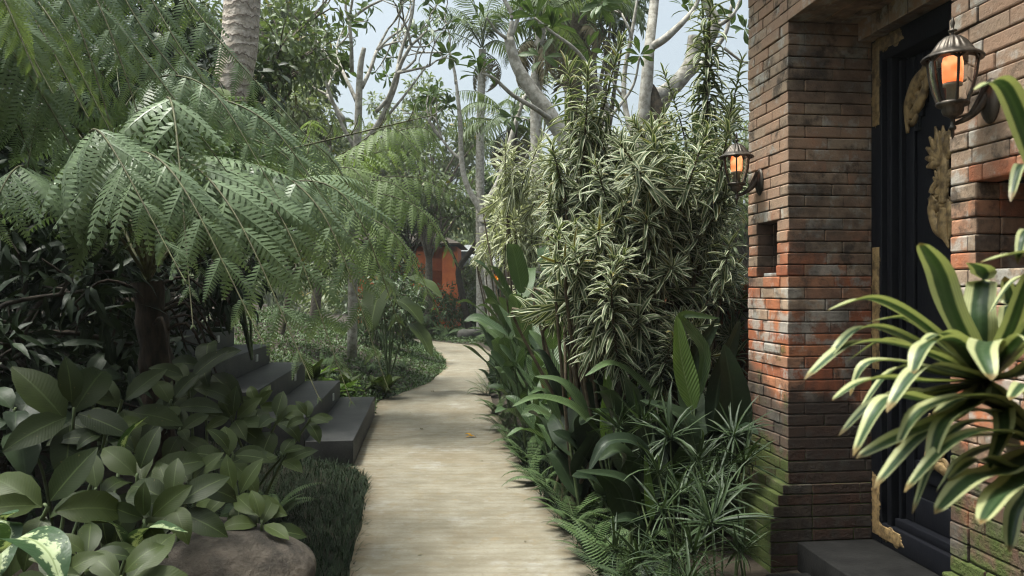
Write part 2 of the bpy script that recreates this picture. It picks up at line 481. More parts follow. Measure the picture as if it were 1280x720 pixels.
def brick_mat():
    m, t, b, out = new_mat("old_brick")
    co = coord(t); at = nd(t, "ShaderNodeAttribute", attribute_name="lf")
    sp = t.nodes.new("ShaderNodeSeparateXYZ"); t.links.new(at.outputs["Vector"], sp.inputs[0])
    geo = t.nodes.new("ShaderNodeNewGeometry"); ps = t.nodes.new("ShaderNodeSeparateXYZ"); t.links.new(geo.outputs["Position"], ps.inputs[0])
    rnd = sp.outputs[2]
    cr = t.nodes.new("ShaderNodeValToRGB"); t.links.new(rnd, cr.inputs[0])
    e = cr.color_ramp.elements
    e[0].position = 0.0; e[0].color = (0.40, 0.145, 0.07, 1); e[1].position = 1.0; e[1].color = (0.26, 0.16, 0.105, 1)
    for p, c in ((0.2, (0.30, 0.095, 0.048)), (0.4, (0.44, 0.175, 0.085)), (0.58, (0.34, 0.18, 0.11)), (0.75, (0.21, 0.10, 0.07)), (0.88, (0.42, 0.31, 0.22))):
        k = e.new(p); k.color = (*c, 1)
    col = cr.outputs[0]
    big = noise(t, 2.3, 4, 0.6, co); mid = noise(t, 11, 5, 0.65, co); fine = noise(t, 60, 4, 0.7, co)
    col = mixc(t, math_n(t, 'MULTIPLY', ramp(t, mid, 0.4, 0.7), 0.55), col, (0.15, 0.085, 0.06))
    # weathered grey-brown skin on the upper courses and wherever the large noise is high
    hi = math_n(t, 'ADD', math_n(t, 'MULTIPLY', ramp(t, math_n(t, 'ADD', ps.outputs[2], math_n(t, 'MULTIPLY', rnd, 0.5)), 1.6, 2.75), 0.42), big)
    col = mixc(t, math_n(t, 'MULTIPLY', ramp(t, hi, 0.52, 0.78), 0.76), col, (0.30, 0.225, 0.16))
    gr = math_n(t, 'ADD', math_n(t, 'MULTIPLY', rnd, 0.14), noise(t, 5.5, 5, 0.7, co))
    col = mixc(t, math_n(t, 'MULTIPLY', ramp(t, gr, 0.59, 0.75), 0.8), col, (0.045, 0.038, 0.032))
    # lime bloom
    ef = math_n(t, 'ADD', noise(t, 8.5, 4, 0.65, co), math_n(t, 'MULTIPLY', math_n(t, 'FRACT', math_n(t, 'MULTIPLY', rnd, 9.7)), 0.16))
    band = math_n(t, 'MULTIPLY', ramp(t, ps.outputs[2], 1.12, 1.3), math_n(t, 'SUBTRACT', 1.0, ramp(t, ps.outputs[2], 1.55, 1.72)))
    ef = math_n(t, 'ADD', ef, math_n(t, 'MULTIPLY', band, 0.07))
    col = mixc(t, math_n(t, 'MULTIPLY', ramp(t, ef, 0.61, 0.76), 0.75), col, mixc(t, fine, (0.28, 0.26, 0.22), (0.5, 0.48, 0.43)))
    # damp and moss near the ground; recess side blacker, with its shade painted in
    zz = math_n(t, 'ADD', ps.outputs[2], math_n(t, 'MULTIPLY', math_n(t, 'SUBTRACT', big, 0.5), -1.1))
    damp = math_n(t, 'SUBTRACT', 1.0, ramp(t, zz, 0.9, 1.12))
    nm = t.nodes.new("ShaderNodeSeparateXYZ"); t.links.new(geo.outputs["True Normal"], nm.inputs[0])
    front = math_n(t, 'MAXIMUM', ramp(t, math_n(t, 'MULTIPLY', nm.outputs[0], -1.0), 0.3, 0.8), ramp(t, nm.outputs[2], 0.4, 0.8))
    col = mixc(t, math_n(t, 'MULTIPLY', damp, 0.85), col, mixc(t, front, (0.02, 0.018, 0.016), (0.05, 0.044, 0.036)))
    grime_shade = math_n(t, 'MULTIPLY', math_n(t, 'SUBTRACT', 1.0, front), ramp(t, math_n(t, 'ADD', big, math_n(t, 'MULTIPLY', mid, 0.3)), 0.45, 0.85))  # recess faces: grey grime plus the doorway's shade painted into the colour
    col = mixc(t, math_n(t, 'MULTIPLY', grime_shade, 0.85), col, (0.045, 0.034, 0.029))
    mk = math_n(t, 'SUBTRACT', 1.0, ramp(t, math_n(t, 'ADD', ps.outputs[2], math_n(t, 'MULTIPLY', math_n(t, 'SUBTRACT', noise(t, 4.2, 5, 0.65, co), 0.5), 2.4)), 0.5, 0.95))
    col = mixc(t, math_n(t, 'MULTIPLY', math_n(t, 'MULTIPLY', mk, 0.95), math_n(t, 'MULTIPLY', front, ramp(t, noise(t, 9.0, 5, 0.7, co), 0.28, 0.48))), col, mixc(t, fine, (0.034, 0.05, 0.013), (0.08, 0.105, 0.028)))
    t.links.new(col, b.inputs["Base Color"]); b.inputs["Roughness"].default_value = 0.9; b.inputs["Specular IOR Level"].default_value = 0.2
    h = math_n(t, 'ADD', math_n(t, 'MULTIPLY', mid, 0.7), math_n(t, 'MULTIPLY', fine, 0.5))
    h = math_n(t, 'ADD', h, math_n(t, 'MULTIPLY', mk, math_n(t, 'MULTIPLY', fine, 1.2)))
    bp = nd(t, "ShaderNodeBump", i_Strength=0.75, i_Distance=0.012); t.links.new(h, bp.inputs["Height"]); t.links.new(bp.outputs[0], b.inputs["Normal"])
    return m


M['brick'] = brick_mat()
M['mortar'] = simple_mat("dark_mortar", (0.05, 0.04, 0.033), (0.025, 0.02, 0.017), 20, 0.95)
M['door'] = simple_mat("blue_black_door_paint", (0.0045, 0.005, 0.0075), (0.007, 0.0075, 0.010), 15, 0.55, bump=0.15, spec=0.12, stretch=(6, 6, 0.6))
M['gold'] = simple_mat("worn_gilding", (0.30, 0.205, 0.095), (0.09, 0.06, 0.03), 22, 0.55, metal=0.25, bump=0.4, bscale=70)
M['slab'] = simple_mat("dark_stone_slab", (0.011, 0.0108, 0.0105), (0.005, 0.005, 0.005), 7, 0.75, bump=0.4, spec=0.15)
M['step'] = simple_mat("charcoal_stone", (0.026, 0.026, 0.025), (0.011, 0.0115, 0.012), 5, 0.55, bump=0.35, bscale=60, spec=0.35)
_t = M['step'].node_tree; _b = _t.nodes["Principled BSDF"]; _c = _b.inputs["Base Color"].links[0].from_socket
_c = mixc(_t, math_n(_t, 'MULTIPLY', ramp(_t, noise(_t, 2.2, 6, 0.75, coord(_t)), 0.55, 0.72), 0.45), _c, (0.05, 0.047, 0.042))
_t.links.new(mixc(_t, math_n(_t, 'MULTIPLY', ramp(_t, noise(_t, 70, 3, 0.6, coord(_t)), 0.66, 0.74), 0.5), _c, (0.11, 0.10, 0.08)), _b.inputs["Base Color"])
M['step_light'] = simple_mat("frosted_plate", (0.5, 0.5, 0.46), (0.35, 0.35, 0.33), 30, 0.4, bump=0)
M['bronze'] = simple_mat("brushed_bronze", (0.028, 0.024, 0.02), (0.10, 0.085, 0.07), 30, 0.45, metal=0.6, bump=0.15, stretch=(1, 1, 0.2))
M['soil'] = simple_mat("dark_soil", (0.02, 0.016, 0.011), (0.04, 0.03, 0.02), 8, 0.95, bump=0.8, bscale=30)
M['rock'] = simple_mat("brown_boulder", (0.125, 0.105, 0.085), (0.05, 0.043, 0.036), 9, 0.9, bump=1.0, bscale=30, bdist=0.02)
M['rock_dark'] = simple_mat("grey_garden_rock", (0.09, 0.085, 0.075), (0.05, 0.048, 0.042), 6, 0.85, bump=0.6, bscale=22, bdist=0.02)
M['orange_wall'] = simple_mat("orange_plaster", (0.52, 0.14, 0.045), (0.42, 0.10, 0.035), 4, 0.85, bump=0.1)
M['grey_roof'] = simple_mat("grey_roof_sheet", (0.30, 0.31, 0.31), (0.22, 0.23, 0.23), 3, 0.7, bump=0.1)
M['dark_open'] = simple_mat("dark_glass", (0.02, 0.022, 0.022), None, 3, 0.3, bump=0)
M['wood_post'] = simple_mat("red_brown_timber", (0.17, 0.07, 0.035), (0.09, 0.04, 0.025), 14, 0.75, stretch=(4, 4, 0.5))


def path_mat():
    m, t, b, out = new_mat("brushed_concrete")
    geo = t.nodes.new("ShaderNodeNewGeometry"); pos = geo.outputs["Position"]
    mp = t.nodes.new("ShaderNodeMapping"); mp.inputs["Scale"].default_value = (1.0, 2.2, 1.0); mp.inputs["Rotation"].default_value = (0, 0, R(4)); t.links.new(pos, mp.inputs[0])
    big = noise(t, 0.9, 5, 0.62, pos); mid = noise(t, 4.0, 5, 0.65, pos); st = noise(t, 2.4, 5, 0.7, mp.outputs[0]); fine = noise(t, 90, 3, 0.6, pos)
    col = mixc(t, ramp(t, mid, 0.3, 0.7), (0.205, 0.189, 0.146), (0.148, 0.131, 0.094))
    col = mixc(t, math_n(t, 'MULTIPLY', ramp(t, st, 0.47, 0.7), 0.08), col, (0.115, 0.09, 0.056))
    col = mixc(t, math_n(t, 'MULTIPLY', ramp(t, big, 0.5, 0.68), 0.5), col, (0.14, 0.11, 0.068))
    col = mixc(t, math_n(t, 'MULTIPLY', ramp(t, noise(t, 1.7, 4, 0.7, pos), 0.56, 0.7), 0.45), col, (0.28, 0.278, 0.255))
    at = nd(t, "ShaderNodeAttribute", attribute_name="lf"); sp = t.nodes.new("ShaderNodeSeparateXYZ"); t.links.new(at.outputs["Vector"], sp.inputs[0])
    edge = math_n(t, 'ADD', math_n(t, 'ABSOLUTE', sp.outputs[0]), math_n(t, 'MULTIPLY', math_n(t, 'SUBTRACT', mid, 0.5), 0.5))
    col = mixc(t, math_n(t, 'MULTIPLY', ramp(t, edge, 0.72, 1.0), 0.7), col, (0.16, 0.11, 0.055))
    col = mixc(t, math_n(t, 'MULTIPLY', ramp(t, fine, 0.55, 0.75), 0.25), col, (0.2, 0.17, 0.12))
    t.links.new(col, b.inputs["Base Color"]); b.inputs["Roughness"].default_value = 0.85; b.inputs["Specular IOR Level"].default_value = 0.25
    wv = nd(t, "ShaderNodeTexWave", i_Scale=3.0, i_Distortion=2.2, i_Detail=3.0); wv.bands_direction = 'Y'; t.links.new(pos, wv.inputs[0]); wv.inputs["Detail Scale"].default_value = 2.5
    h = math_n(t, 'ADD', math_n(t, 'MULTIPLY', wv.outputs["Fac"], 0.5), math_n(t, 'MULTIPLY', st, 0.8))
    h = math_n(t, 'ADD', h, math_n(t, 'MULTIPLY', fine, 0.3))
    col2 = mixc(t, math_n(t, 'MULTIPLY', ramp(t, math_n(t, 'ADD', wv.outputs["Fac"], math_n(t, 'MULTIPLY', mid, 0.6)), 0.85, 1.35), 0.3), col, (0.12, 0.098, 0.066))
    mp2 = t.nodes.new("ShaderNodeMapping"); mp2.inputs["Scale"].default_value = (2.6, 17.0, 1.0); mp2.inputs["Rotation"].default_value = (0, 0, R(4)); t.links.new(pos, mp2.inputs[0])
    gl = noise(t, 1.0, 4, 0.7, mp2.outputs[0], 0.4)
    col2 = mixc(t, math_n(t, 'MULTIPLY', ramp(t, gl, 0.5, 0.68), 0.12), col2, (0.115, 0.09, 0.058))
    col2 = mixc(t, math_n(t, 'MULTIPLY', ramp(t, gl, 0.5, 0.34), 0.08), col2, (0.33, 0.315, 0.26))
    col2 = mixc(t, math_n(t, 'MULTIPLY', ramp(t, noise(t, 34, 4, 0.75, pos), 0.55, 0.68), 0.45), col2, (0.12, 0.095, 0.06))
    col2 = mixc(t, math_n(t, 'MULTIPLY', ramp(t, noise(t, 7.5, 6, 0.78, pos), 0.5, 0.66), 0.42), col2, (0.155, 0.118, 0.064))
    col2 = mixc(t, math_n(t, 'MULTIPLY', ramp(t, noise(t, 13, 5, 0.75, pos), 0.55, 0.7), 0.35), col2, (0.26, 0.255, 0.225))
    h = math_n(t, 'ADD', h, math_n(t, 'MULTIPLY', gl, -1.2))
    grit = noise(t, 120, 2, 0.5, pos)
    col2 = mixc(t, math_n(t, 'MULTIPLY', ramp(t, grit, 0.6, 0.7), 0.6), col2, (0.10, 0.085, 0.06))
    col2 = mixc(t, math_n(t, 'MULTIPLY', ramp(t, noise(t, 3.1, 6, 0.75, pos), 0.62, 0.7), 0.5), col2, (0.20, 0.15, 0.085))
    t.links.new(col2, b.inputs["Base Color"])
    bp = nd(t, "ShaderNodeBump", i_Strength=0.5, i_Distance=0.012); t.links.new(h, bp.inputs["Height"]); t.links.new(bp.outputs[0], b.inputs["Normal"])
    return m


M['path'] = path_mat()


def glass_mat():
    m, t, b, out = new_mat("lantern_glass")
    t.nodes.remove(b)
    g = nd(t, "ShaderNodeBsdfGlossy"); g.inputs["Roughness"].default_value = 0.08; g.inputs[0].default_value = (0.9, 0.9, 0.9, 1)
    tr = nd(t, "ShaderNodeBsdfTransparent"); tr.inputs[0].default_value = (0.93, 0.92, 0.9, 1)
    lw = nd(t, "ShaderNodeLayerWeight", i_Blend=0.35)
    mx = t.nodes.new("ShaderNodeMixShader"); t.links.new(math_n(t, 'MULTIPLY', lw.outputs["Fresnel"], 0.7), mx.inputs[0])
    t.links.new(tr.outputs[0], mx.inputs[1]); t.links.new(g.outputs[0], mx.inputs[2]); t.links.new(mx.outputs[0], out.inputs[0])
    return m


M['glass'] = glass_mat()


def flame_mat():
    m, t, b, out = new_mat("lamp_bulb_glow")
    at = nd(t, "ShaderNodeAttribute", attribute_name="lf"); sp = t.nodes.new("ShaderNodeSeparateXYZ"); t.links.new(at.outputs["Vector"], sp.inputs[0])
    nz = noise(t, 15, 2, 0.5, coord(t))
    col = mixc(t, ramp(t, nz, 0.35, 0.65), (0.85, 0.13, 0.03), (1.0, 0.46, 0.2))
    b.inputs["Base Color"].default_value = (0.8, 0.4, 0.2, 1)
    t.links.new(col, b.inputs["Emission Color"]); b.inputs["Emission Strength"].default_value = 0.42
    return m


M['flame'] = flame_mat()
M['ivory'] = simple_mat("ivory_candle_sleeve", (0.42, 0.37, 0.28), (0.3, 0.26, 0.2), 20, 0.5, bump=0)

# ------------------------------------------------------------------ ground and path
LY = [-6, 0, 4.44, 5.4, 6.2, 6.67, 7.0, 7.17, 10.1, 11.3, 12, 13.6, 16, 18.2, 21, 24.2, 26.5, 28.5]
LX = [-.45, -.62, -.875, -.99, -1.10, -1.17, -1.30, -1.42, -1.73, -1.88, -1.70, -1.38, -1.30, -1.5, -2.0, -2.9, -5.0, -9.0]
RY = [-6, 0, 4.44, 5.71, 8, 11.4, 14.5, 18, 20, 22.3, 23.6, 25.2, 27.9, 30.5]
RX = [.8, .56, .466, .286, 0, -.33, -.48, -.44, -.5, -.9, -1.75, -2.75, -5.0, -9.0]


def Lx(y): return np.interp(y, LY, LX)
def Rx(y): return np.interp(y, RY, RX)


def sst(x, a, b):
    t = np.clip((x - a) / (b - a), 0, 1); return t * t * (3 - 2 * t)


def gz(x, y):
    x = np.asarray(x, float); y = np.asarray(y, float)
    d = np.maximum(Lx(y) - x, 0)
    far = np.minimum(0.27 * d, 1.25); near = np.minimum(0.10 * d, 0.5)
    k = sst(y, 6.2, 7.6) * (1 - sst(y, 21, 27))
    left = near * (1 - sst(y, 6.2, 7.6)) + far * k
    e = np.maximum(x - Rx(y), 0)
    right = np.minimum(0.08 * e, 0.12) * (1 - sst(y, 20, 26))
    return np.where(y < 30, left + right, 0.0) - 0.012


def ground():
    gx = np.unique(np.concatenate([np.linspace(-8, 4, 81), np.linspace(-200, -8, 22), np.linspace(4, 200, 22)]))
    gy = np.unique(np.concatenate([np.linspace(-6, 32, 153), np.linspace(-60, -6, 8), np.linspace(32, 300, 24)]))
    X, Y = np.meshgrid(gx, gy)
    Z = gz(X, Y); v = np.stack([X, Y, Z], -1).reshape(-1, 3); n = len(gx)
    i, j = np.meshgrid(np.arange(len(gy) - 1), np.arange(n - 1), indexing='ij')
    f = np.stack([i * n + j, i * n + j + 1, (i + 1) * n + j + 1, (i + 1) * n + j], -1)
    b = MB(); b.add(v, f); tag(b.build("ground", M['soil']), kind='structure')


ground()


def path():
    # the left and right edges are walked in step, by arc length, so the bend keeps its width
    def arc(xs, ys, n, wob):
        p = spline(np.stack([xs, ys], -1), 900) if False else None
        yy = np.interp(np.linspace(0, 1, 1400), np.linspace(0, 1, len(ys)), ys); xx = np.interp(yy, ys, xs)
        ker = np.ones(41) / 41
        xp = np.concatenate([np.full(20, xx[0]), xx, np.full(20, xx[-1])]); xs2 = np.convolve(xp, ker, 'valid')
        s = np.concatenate([[0], np.cumsum(np.hypot(np.diff(xs2), np.diff(yy)))]); t = np.linspace(0, s[-1], n)
        x = np.interp(t, s, xs2) + wob * (np.sin(t * 5.1) + np.sin(t * 11.7 + 1) * 0.6); y = np.interp(t, s, yy)
        return np.stack([x, y], -1)
    n, k = 320, 15
    L = arc(np.array(LX) - 0.03, np.array(LY, float), n, 0.008); Rr = arc(np.array(RX) + 0.03, np.array(RY, float), n, 0.008)
    t = np.linspace(0, 1, k)
    P = L[:, None] * (1 - t)[None, :, None] + Rr[:, None] * t[None, :, None]
    z = np.full((n, k), 0.02); z[:, 0] = z[:, -1] = -0.06
    z[:, 1:-1] += 0.004 * np.sin(P[:, 1:-1, 1] * 1.7)
    P[:, 1] = P[:, 0]; P[:, -2] = P[:, -1]
    v = np.concatenate([P, z[..., None]], -1).reshape(-1, 3)
    i, j = np.meshgrid(np.arange(n - 1), np.arange(k - 1), indexing='ij')
    f = np.stack([i * k + j, i * k + j + 1, (i + 1) * k + j + 1, (i + 1) * k + j], -1)
    a = np.zeros((n, k, 3)); a[..., 0] = (t * 2 - 1)[None]; a[..., 1] = np.linspace(0, 1, n)[:, None]
    b = MB(); b.add(v, f, a.reshape(-1, 3)); tag(b.build("path", M['path'], smooth=True), kind='structure')


path()

# ------------------------------------------------------------------ garden steps
ST0 = np.array([-1.42, 7.17]); STU = norm(np.array([-0.106, 1.0])); STN = np.array([-STU[1], STU[0]])
stairs = empty("garden_steps", (-2.4, 8.6, 0), "flight of wide dark grey stone steps climbing left from the pale path", "steps")
for k, top in enumerate((0.25, 0.46, 0.695, 0.92, 1.14)):
    b = MB()
    a0 = 0.43 * k; a1 = 0.43 * (k + 1) if k < 4 else 0.43 * k + 1.2
    c2 = ST0 + STU * 1.47 + STN * ((a0 + a1) / 2)
    zb = -0.3
    b.rbox((c2[0], c2[1], (top + zb) / 2), (1.47, (a1 - a0) / 2 - 0.0015, (top - zb) / 2), 0.006, (STU[0], STU[1], 0), (STN[0], STN[1], 0))
    st = b.build("step", M['step'], stairs)
    if k > 0:
        b = MB()
        q = ST0 + STU * 2.15 + STN * (a0 - 0.004)
        b.rbox((q[0], q[1], top - 0.105), (0.045, 0.008, 0.04), 0.003, (STU[0], STU[1], 0), (STN[0], STN[1], 0))
        b.build("step_light", M['step_light'], st)

# ------------------------------------------------------------------ the brick gate
GX, GS = 2.0, 0.115
GU = np.array([-GS, 1.0, 0]) / math.hypot(GS, 1); GN = np.array([GU[1], -GU[0], 0])     # along the wall; into the wall
G0 = np.array([GX, 0, 0])


def G(a, o, z): return G0 + GU * a + GN * o + UP * z


def A(Y): return Y * math.hypot(GS, 1)


gate = empty("brick_gate", G(A(3.7), 0.3, 0), "old red brick gateway with deep doorway and carved blue black door", "gate")
CH = 0.063
AF0, AF1 = A(4.35), A(4.88)
AN1, AN0 = A(3.02), A(0.2)
Z0 = 0.54
NT = 47


def brick(b, a0, a1, o0, o1, z0, z1, j=0.0022):
    r = rng.normal(size=3) * j
    b.rbox(G((a0 + a1) / 2, (o0 + o1) / 2 + r[0], (z0 + z1) / 2), ((a1 - a0) / 2 - 0.0016, (o1 - o0) / 2, (z1 - z0) / 2 - 0.0017), 0.0045 + abs(r[1]), GU, GN, UP, rng.random())


def row(b, s0, s1, f, lo=0.15, hi=0.27):
    """split s0..s1 into bricks and call f(x0, x1) for each"""
    x = s0
    while x < s1 - 1e-6:
        l = rng.uniform(lo, hi)
        e = x + l
        if s1 - e < 0.07: e = s1
        f(x, e); x = e


def pillar(a0, a1, open_at, niche, name):
    """brick pillar between a0 and a1; open_at is the side that faces the doorway"""
    p = None
    b = MB(); core = MB()
    lo_side = open_at == a0                                  # the reveal lies at the a0 end
    n0, n1, k0, k1 = niche
    for k in range(NT):
        z0 = Z0 + k * CH; z1 = z0 + CH
        head = k % 2 == 0
        segs = [(a0, a1)]
        if k0 <= k < k1: segs = [(a0, n0), (n1, a1)]
        for (s0, s1) in segs:
            q0, q1 = s0, s1
            if not head:
                if lo_side and s0 == a0: q0 = s0 + 0.1
                if not lo_side and s1 == a1: q1 = s1 - 0.1
            if q1 - q0 > 0.02:
                row(b, q0, q1, lambda x, y: brick(b, x, y, 0, 0.1, z0, z1))
        # reveal
        if lo_side: r0, r1 = a0, a0 + 0.1
        else: r0, r1 = a1 - 0.1, a1
        row(b, 0.1 if head else 0.0, 0.72, lambda x, y: brick(b, r0, r1, x, y, z0, z1), 0.2, 0.27)
        if k0 <= k < k1:
            row(b, 0.1, 0.3, lambda x, y: brick(b, n0 - 0.08, n0, x, y, z0, z1), 0.09, 0.12)
            row(b, 0.1, 0.3, lambda x, y: brick(b, n1, n1 + 0.08, x, y, z0, z1), 0.09, 0.12)
            row(b, n0, n1, lambda x, y: brick(b, x, y, 0.22, 0.3, z0, z1))
    zk0, zk1, zt = Z0 + k0 * CH, Z0 + k1 * CH, Z0 + NT * CH
    i0, i1 = a0 + 0.013, a1 - 0.013

    def cb(c0, c1, o0, o1, z0, z1):
        core.rbox(G((c0 + c1) / 2, (o0 + o1) / 2, (z0 + z1) / 2), ((c1 - c0) / 2, (o1 - o0) / 2, (z1 - z0) / 2), 0.001, GU, GN, UP)
    cb(i0, i1, 0.013, 0.9, 0.0, zk0 - 0.012); cb(i0, i1, 0.0135, 0.9, zk1 + 0.012, zt)
    cb(i0, n0 - 0.012, 0.014, 0.9, zk0 - 0.012, zk1 + 0.012); cb(n1 + 0.012, i1, 0.0142, 0.9, zk0 - 0.012, zk1 + 0.012)
    cb(n0 - 0.012, n1 + 0.012, 0.235, 0.9, zk0 - 0.0121, zk1 + 0.0121)
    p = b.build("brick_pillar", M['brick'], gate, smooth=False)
    core.build("mortar", M['mortar'], p)
    # stepped plinth: each course projects further
    b = MB()
    zt = Z0
    for s, (h, pr) in enumerate(((0.055, 0.03), (0.06, 0.055), (0.065, 0.08), (0.40, 0.10))):
        rows_ = 1 if h < 0.2 else 6
        for r_ in range(rows_):
            hh = h / rows_; z1 = zt - r_ * hh; z0 = z1 - hh
            e0 = a0 - (0.004 if lo_side else 0); e1 = a1 + (0.004 if not lo_side else 0)
            row(b, e0, e1, lambda x, y: brick(b, x, y, -pr, 0.14, z0, z1, 0.0012), 0.22, 0.32)
            if lo_side: row(b, 0.14, 0.5, lambda x, y: brick(b, e0, e0 + 0.14, x, y, z0, z1, 0.0012), 0.2, 0.3)
            else: row(b, 0.14, 0.5, lambda x, y: brick(b, e1 - 0.14, e1, x, y, z0, z1, 0.0012), 0.2, 0.3)
        zt -= h
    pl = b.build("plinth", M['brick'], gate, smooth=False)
    return p


fp = pillar(AF0, AF1, AF0, (A(4.494), A(4.75), 18, 23), "far")
b = MB(); b.rbox(G(A(4.66), 0.06, Z0 + 18 * CH + 0.012), (0.05, 0.035, 0.01), 0.002, GU, GN, UP); b.build("niche_tile", M['step_light'], fp)
pillar(AN0, AN1, AN1, (A(2.36), A(2.878), 18, 23), "near")
# lintel
b = MB(); zs = Z0 + 40 * CH
for k in range(40, NT):
    z0 = Z0 + k * CH; z1 = z0 + CH
    row(b, AN1, AF0, lambda x, y: brick(b, x, y, 0, 0.1, z0, z1))
    if k == 40:
        for o in (0.1, 0.2, 0.3):
            row(b, AN1, AF0, lambda x, y: brick(b, x, y, o, o + 0.1, z0, z1))
for o in (0.4, 0.5, 0.6):
    row(b, AN1, AF0, lambda x, y: brick(b, x, y, o, o + 0.1, zs - 0.10, zs + 0.05))
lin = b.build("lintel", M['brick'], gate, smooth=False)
b = MB(); b.rbox(G((AN1 + AF0) / 2, 0.46, (zs + 0.02 + Z0 + NT * CH) / 2), ((AF0 - AN1) / 2, 0.445, (Z0 + NT * CH - zs - 0.02) / 2), 0.001, GU, GN, UP); b.build("mortar", M['mortar'], lin)
# cornice and hipped roof above
b = MB(); zt = Z0 + NT * CH
for k, pr in enumerate((0.06, 0.12, 0.18)):
    b.rbox(G((AN0 + AF1) / 2, 0.45, zt + 0.04 + k * 0.08), ((AF1 - AN0) / 2 + pr, 0.45 + pr, 0.039), 0.006, GU, GN, UP, 0.3 + 0.2 * k)
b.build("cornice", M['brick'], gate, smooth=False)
b = MB(); zt += 0.24
def roof_pt(a, o, z): return G((AN0 + AF1) / 2 + a, 0.45 + o, z)
ha, ho = (AF1 - AN0) / 2 + 0.42, 0.45 + 0.42
rv = [roof_pt(-ha, -ho, zt), roof_pt(ha, -ho, zt), roof_pt(ha, ho, zt), roof_pt(-ha, ho, zt), roof_pt(-ha + 0.8, 0, zt + 0.9), roof_pt(ha - 0.8, 0, zt + 0.9),
      roof_pt(-ha + 0.8, 0.01, zt + 0.9), roof_pt(ha - 0.8, 0.01, zt + 0.9)]
b.add(rv, [(0, 1, 5, 4), (2, 3, 6, 7), (1, 2, 7, 5), (3, 0, 4, 6), (3, 2, 1, 0), (4, 5, 7, 6)])
b.build("roof", M['bark_dark'], gate, smooth=False)
# threshold
b = MB(); b.rbox(G((AN1 + AF0) / 2, 0.36, 0.10), ((AF0 - AN1) / 2 - 0.004, 0.31, 0.13), 0.008, GU, GN, UP)
b.build("threshold", M['slab'], gate)
b = MB(); b.rbox(G((AN1 + AF0) / 2, 0.02, 0.02), ((AF0 - AN1) / 2 - 0.11, 0.2, 0.08), 0.008, GU, GN, UP)
b.build("step", M['slab'], gate)

# door frame and leaves
AM = (AN1 + AF0) / 2


def wallbox(b, a0, a1, o0, o1, z0, z1, e=0.005):
    b.rbox(G((a0 + a1) / 2, (o0 + o1) / 2, (z0 + z1) / 2), ((a1 - a0) / 2, (o1 - o0) / 2, (z1 - z0) / 2), e, GU, GN, UP)


ZD0, ZD1 = 0.232, zs - 0.10
fr = MB()
for sgn in (1, -1):
    e = AF0 if sgn > 0 else AN1
    def span(x0, x1): return tuple(sorted((e - sgn * x0, e - sgn * x1)))
    wallbox(fr, *span(0.0, 0.10), 0.48, 0.62, ZD0, ZD1)
    wallbox(fr, *span(0.1, 0.135), 0.515, 0.62, ZD0, ZD1)
    wallbox(fr, *span(0.135, 0.175), 0.49, 0.62, ZD0 + 0.1, ZD1 - 0.12)
    wallbox(fr, *span(0.175, 0.20), 0.53, 0.62, ZD0 + 0.12, ZD1 - 0.15)
wallbox(fr, AN1 + 0.1, AF0 - 0.1, 0.482, 0.62, ZD0 + 0.001, ZD0 + 0.115)
wallbox(fr, AN1 + 0.175, AF0 - 0.175, 0.51, 0.62, ZD0 + 0.115, ZD0 + 0.16)
wallbox(fr, AN1 + 0.1, AF0 - 0.1, 0.482, 0.62, ZD1 - 0.13, ZD1 - 0.001)
frame = fr.build("door_frame", M['door'], gate)


def carve(strokes, to_w, depth=0.5):
    """strokes: (points in the plane, radii); relief made of flattened tapering tubes"""
    b = MB()
    for pts, rad in strokes:
        c = spline([(p[0], 0, p[1]) for p in pts], 26); r = np.interp(np.linspace(0, 1, 26), np.linspace(0, 1, len(rad)), rad)
        q = MB(); q.tube(c, r, 8, cap=True)
        v = q.V[0].copy(); v[:, 1] *= depth
        b.add(np.array([to_w(*p) for p in v]), q.F[0])
    return b


def scroll(cx, cz, r, turns=1.4, a0=0.0, sgn=1, w=0.018):
    t = np.linspace(0, 1, 12); th = a0 + sgn * t * turns * 2 * np.pi; rr = r * (1 - 0.8 * t)
    return [(cx + x, cz + z) for x, z in zip(rr * np.cos(th), rr * np.sin(th))], [w * 0.5, w, w, w * 0.9, w * 0.9]


def fleur(cx, cz, ang, l, w, n=5, spread=1.5):
    """fan of leaf lobes"""
    out = []
    for k in range(n):
        t = ang + spread * (k / (n - 1) - 0.5); ll = l * (1 - 0.35 * abs(k / (n - 1) - 0.5) * 2)
        d = np.array([math.cos(t), math.sin(t)]); s = np.array([-d[1], d[0]]) * (k / (n - 1) - 0.5)
        out.append(([(cx, cz), tuple(np.array([cx, cz]) + d * ll * 0.55 + s * 0.01), tuple(np.array([cx, cz]) + d * ll + s * ll * 0.3)], [w * 0.4, w, w * 0.25]))
    return out


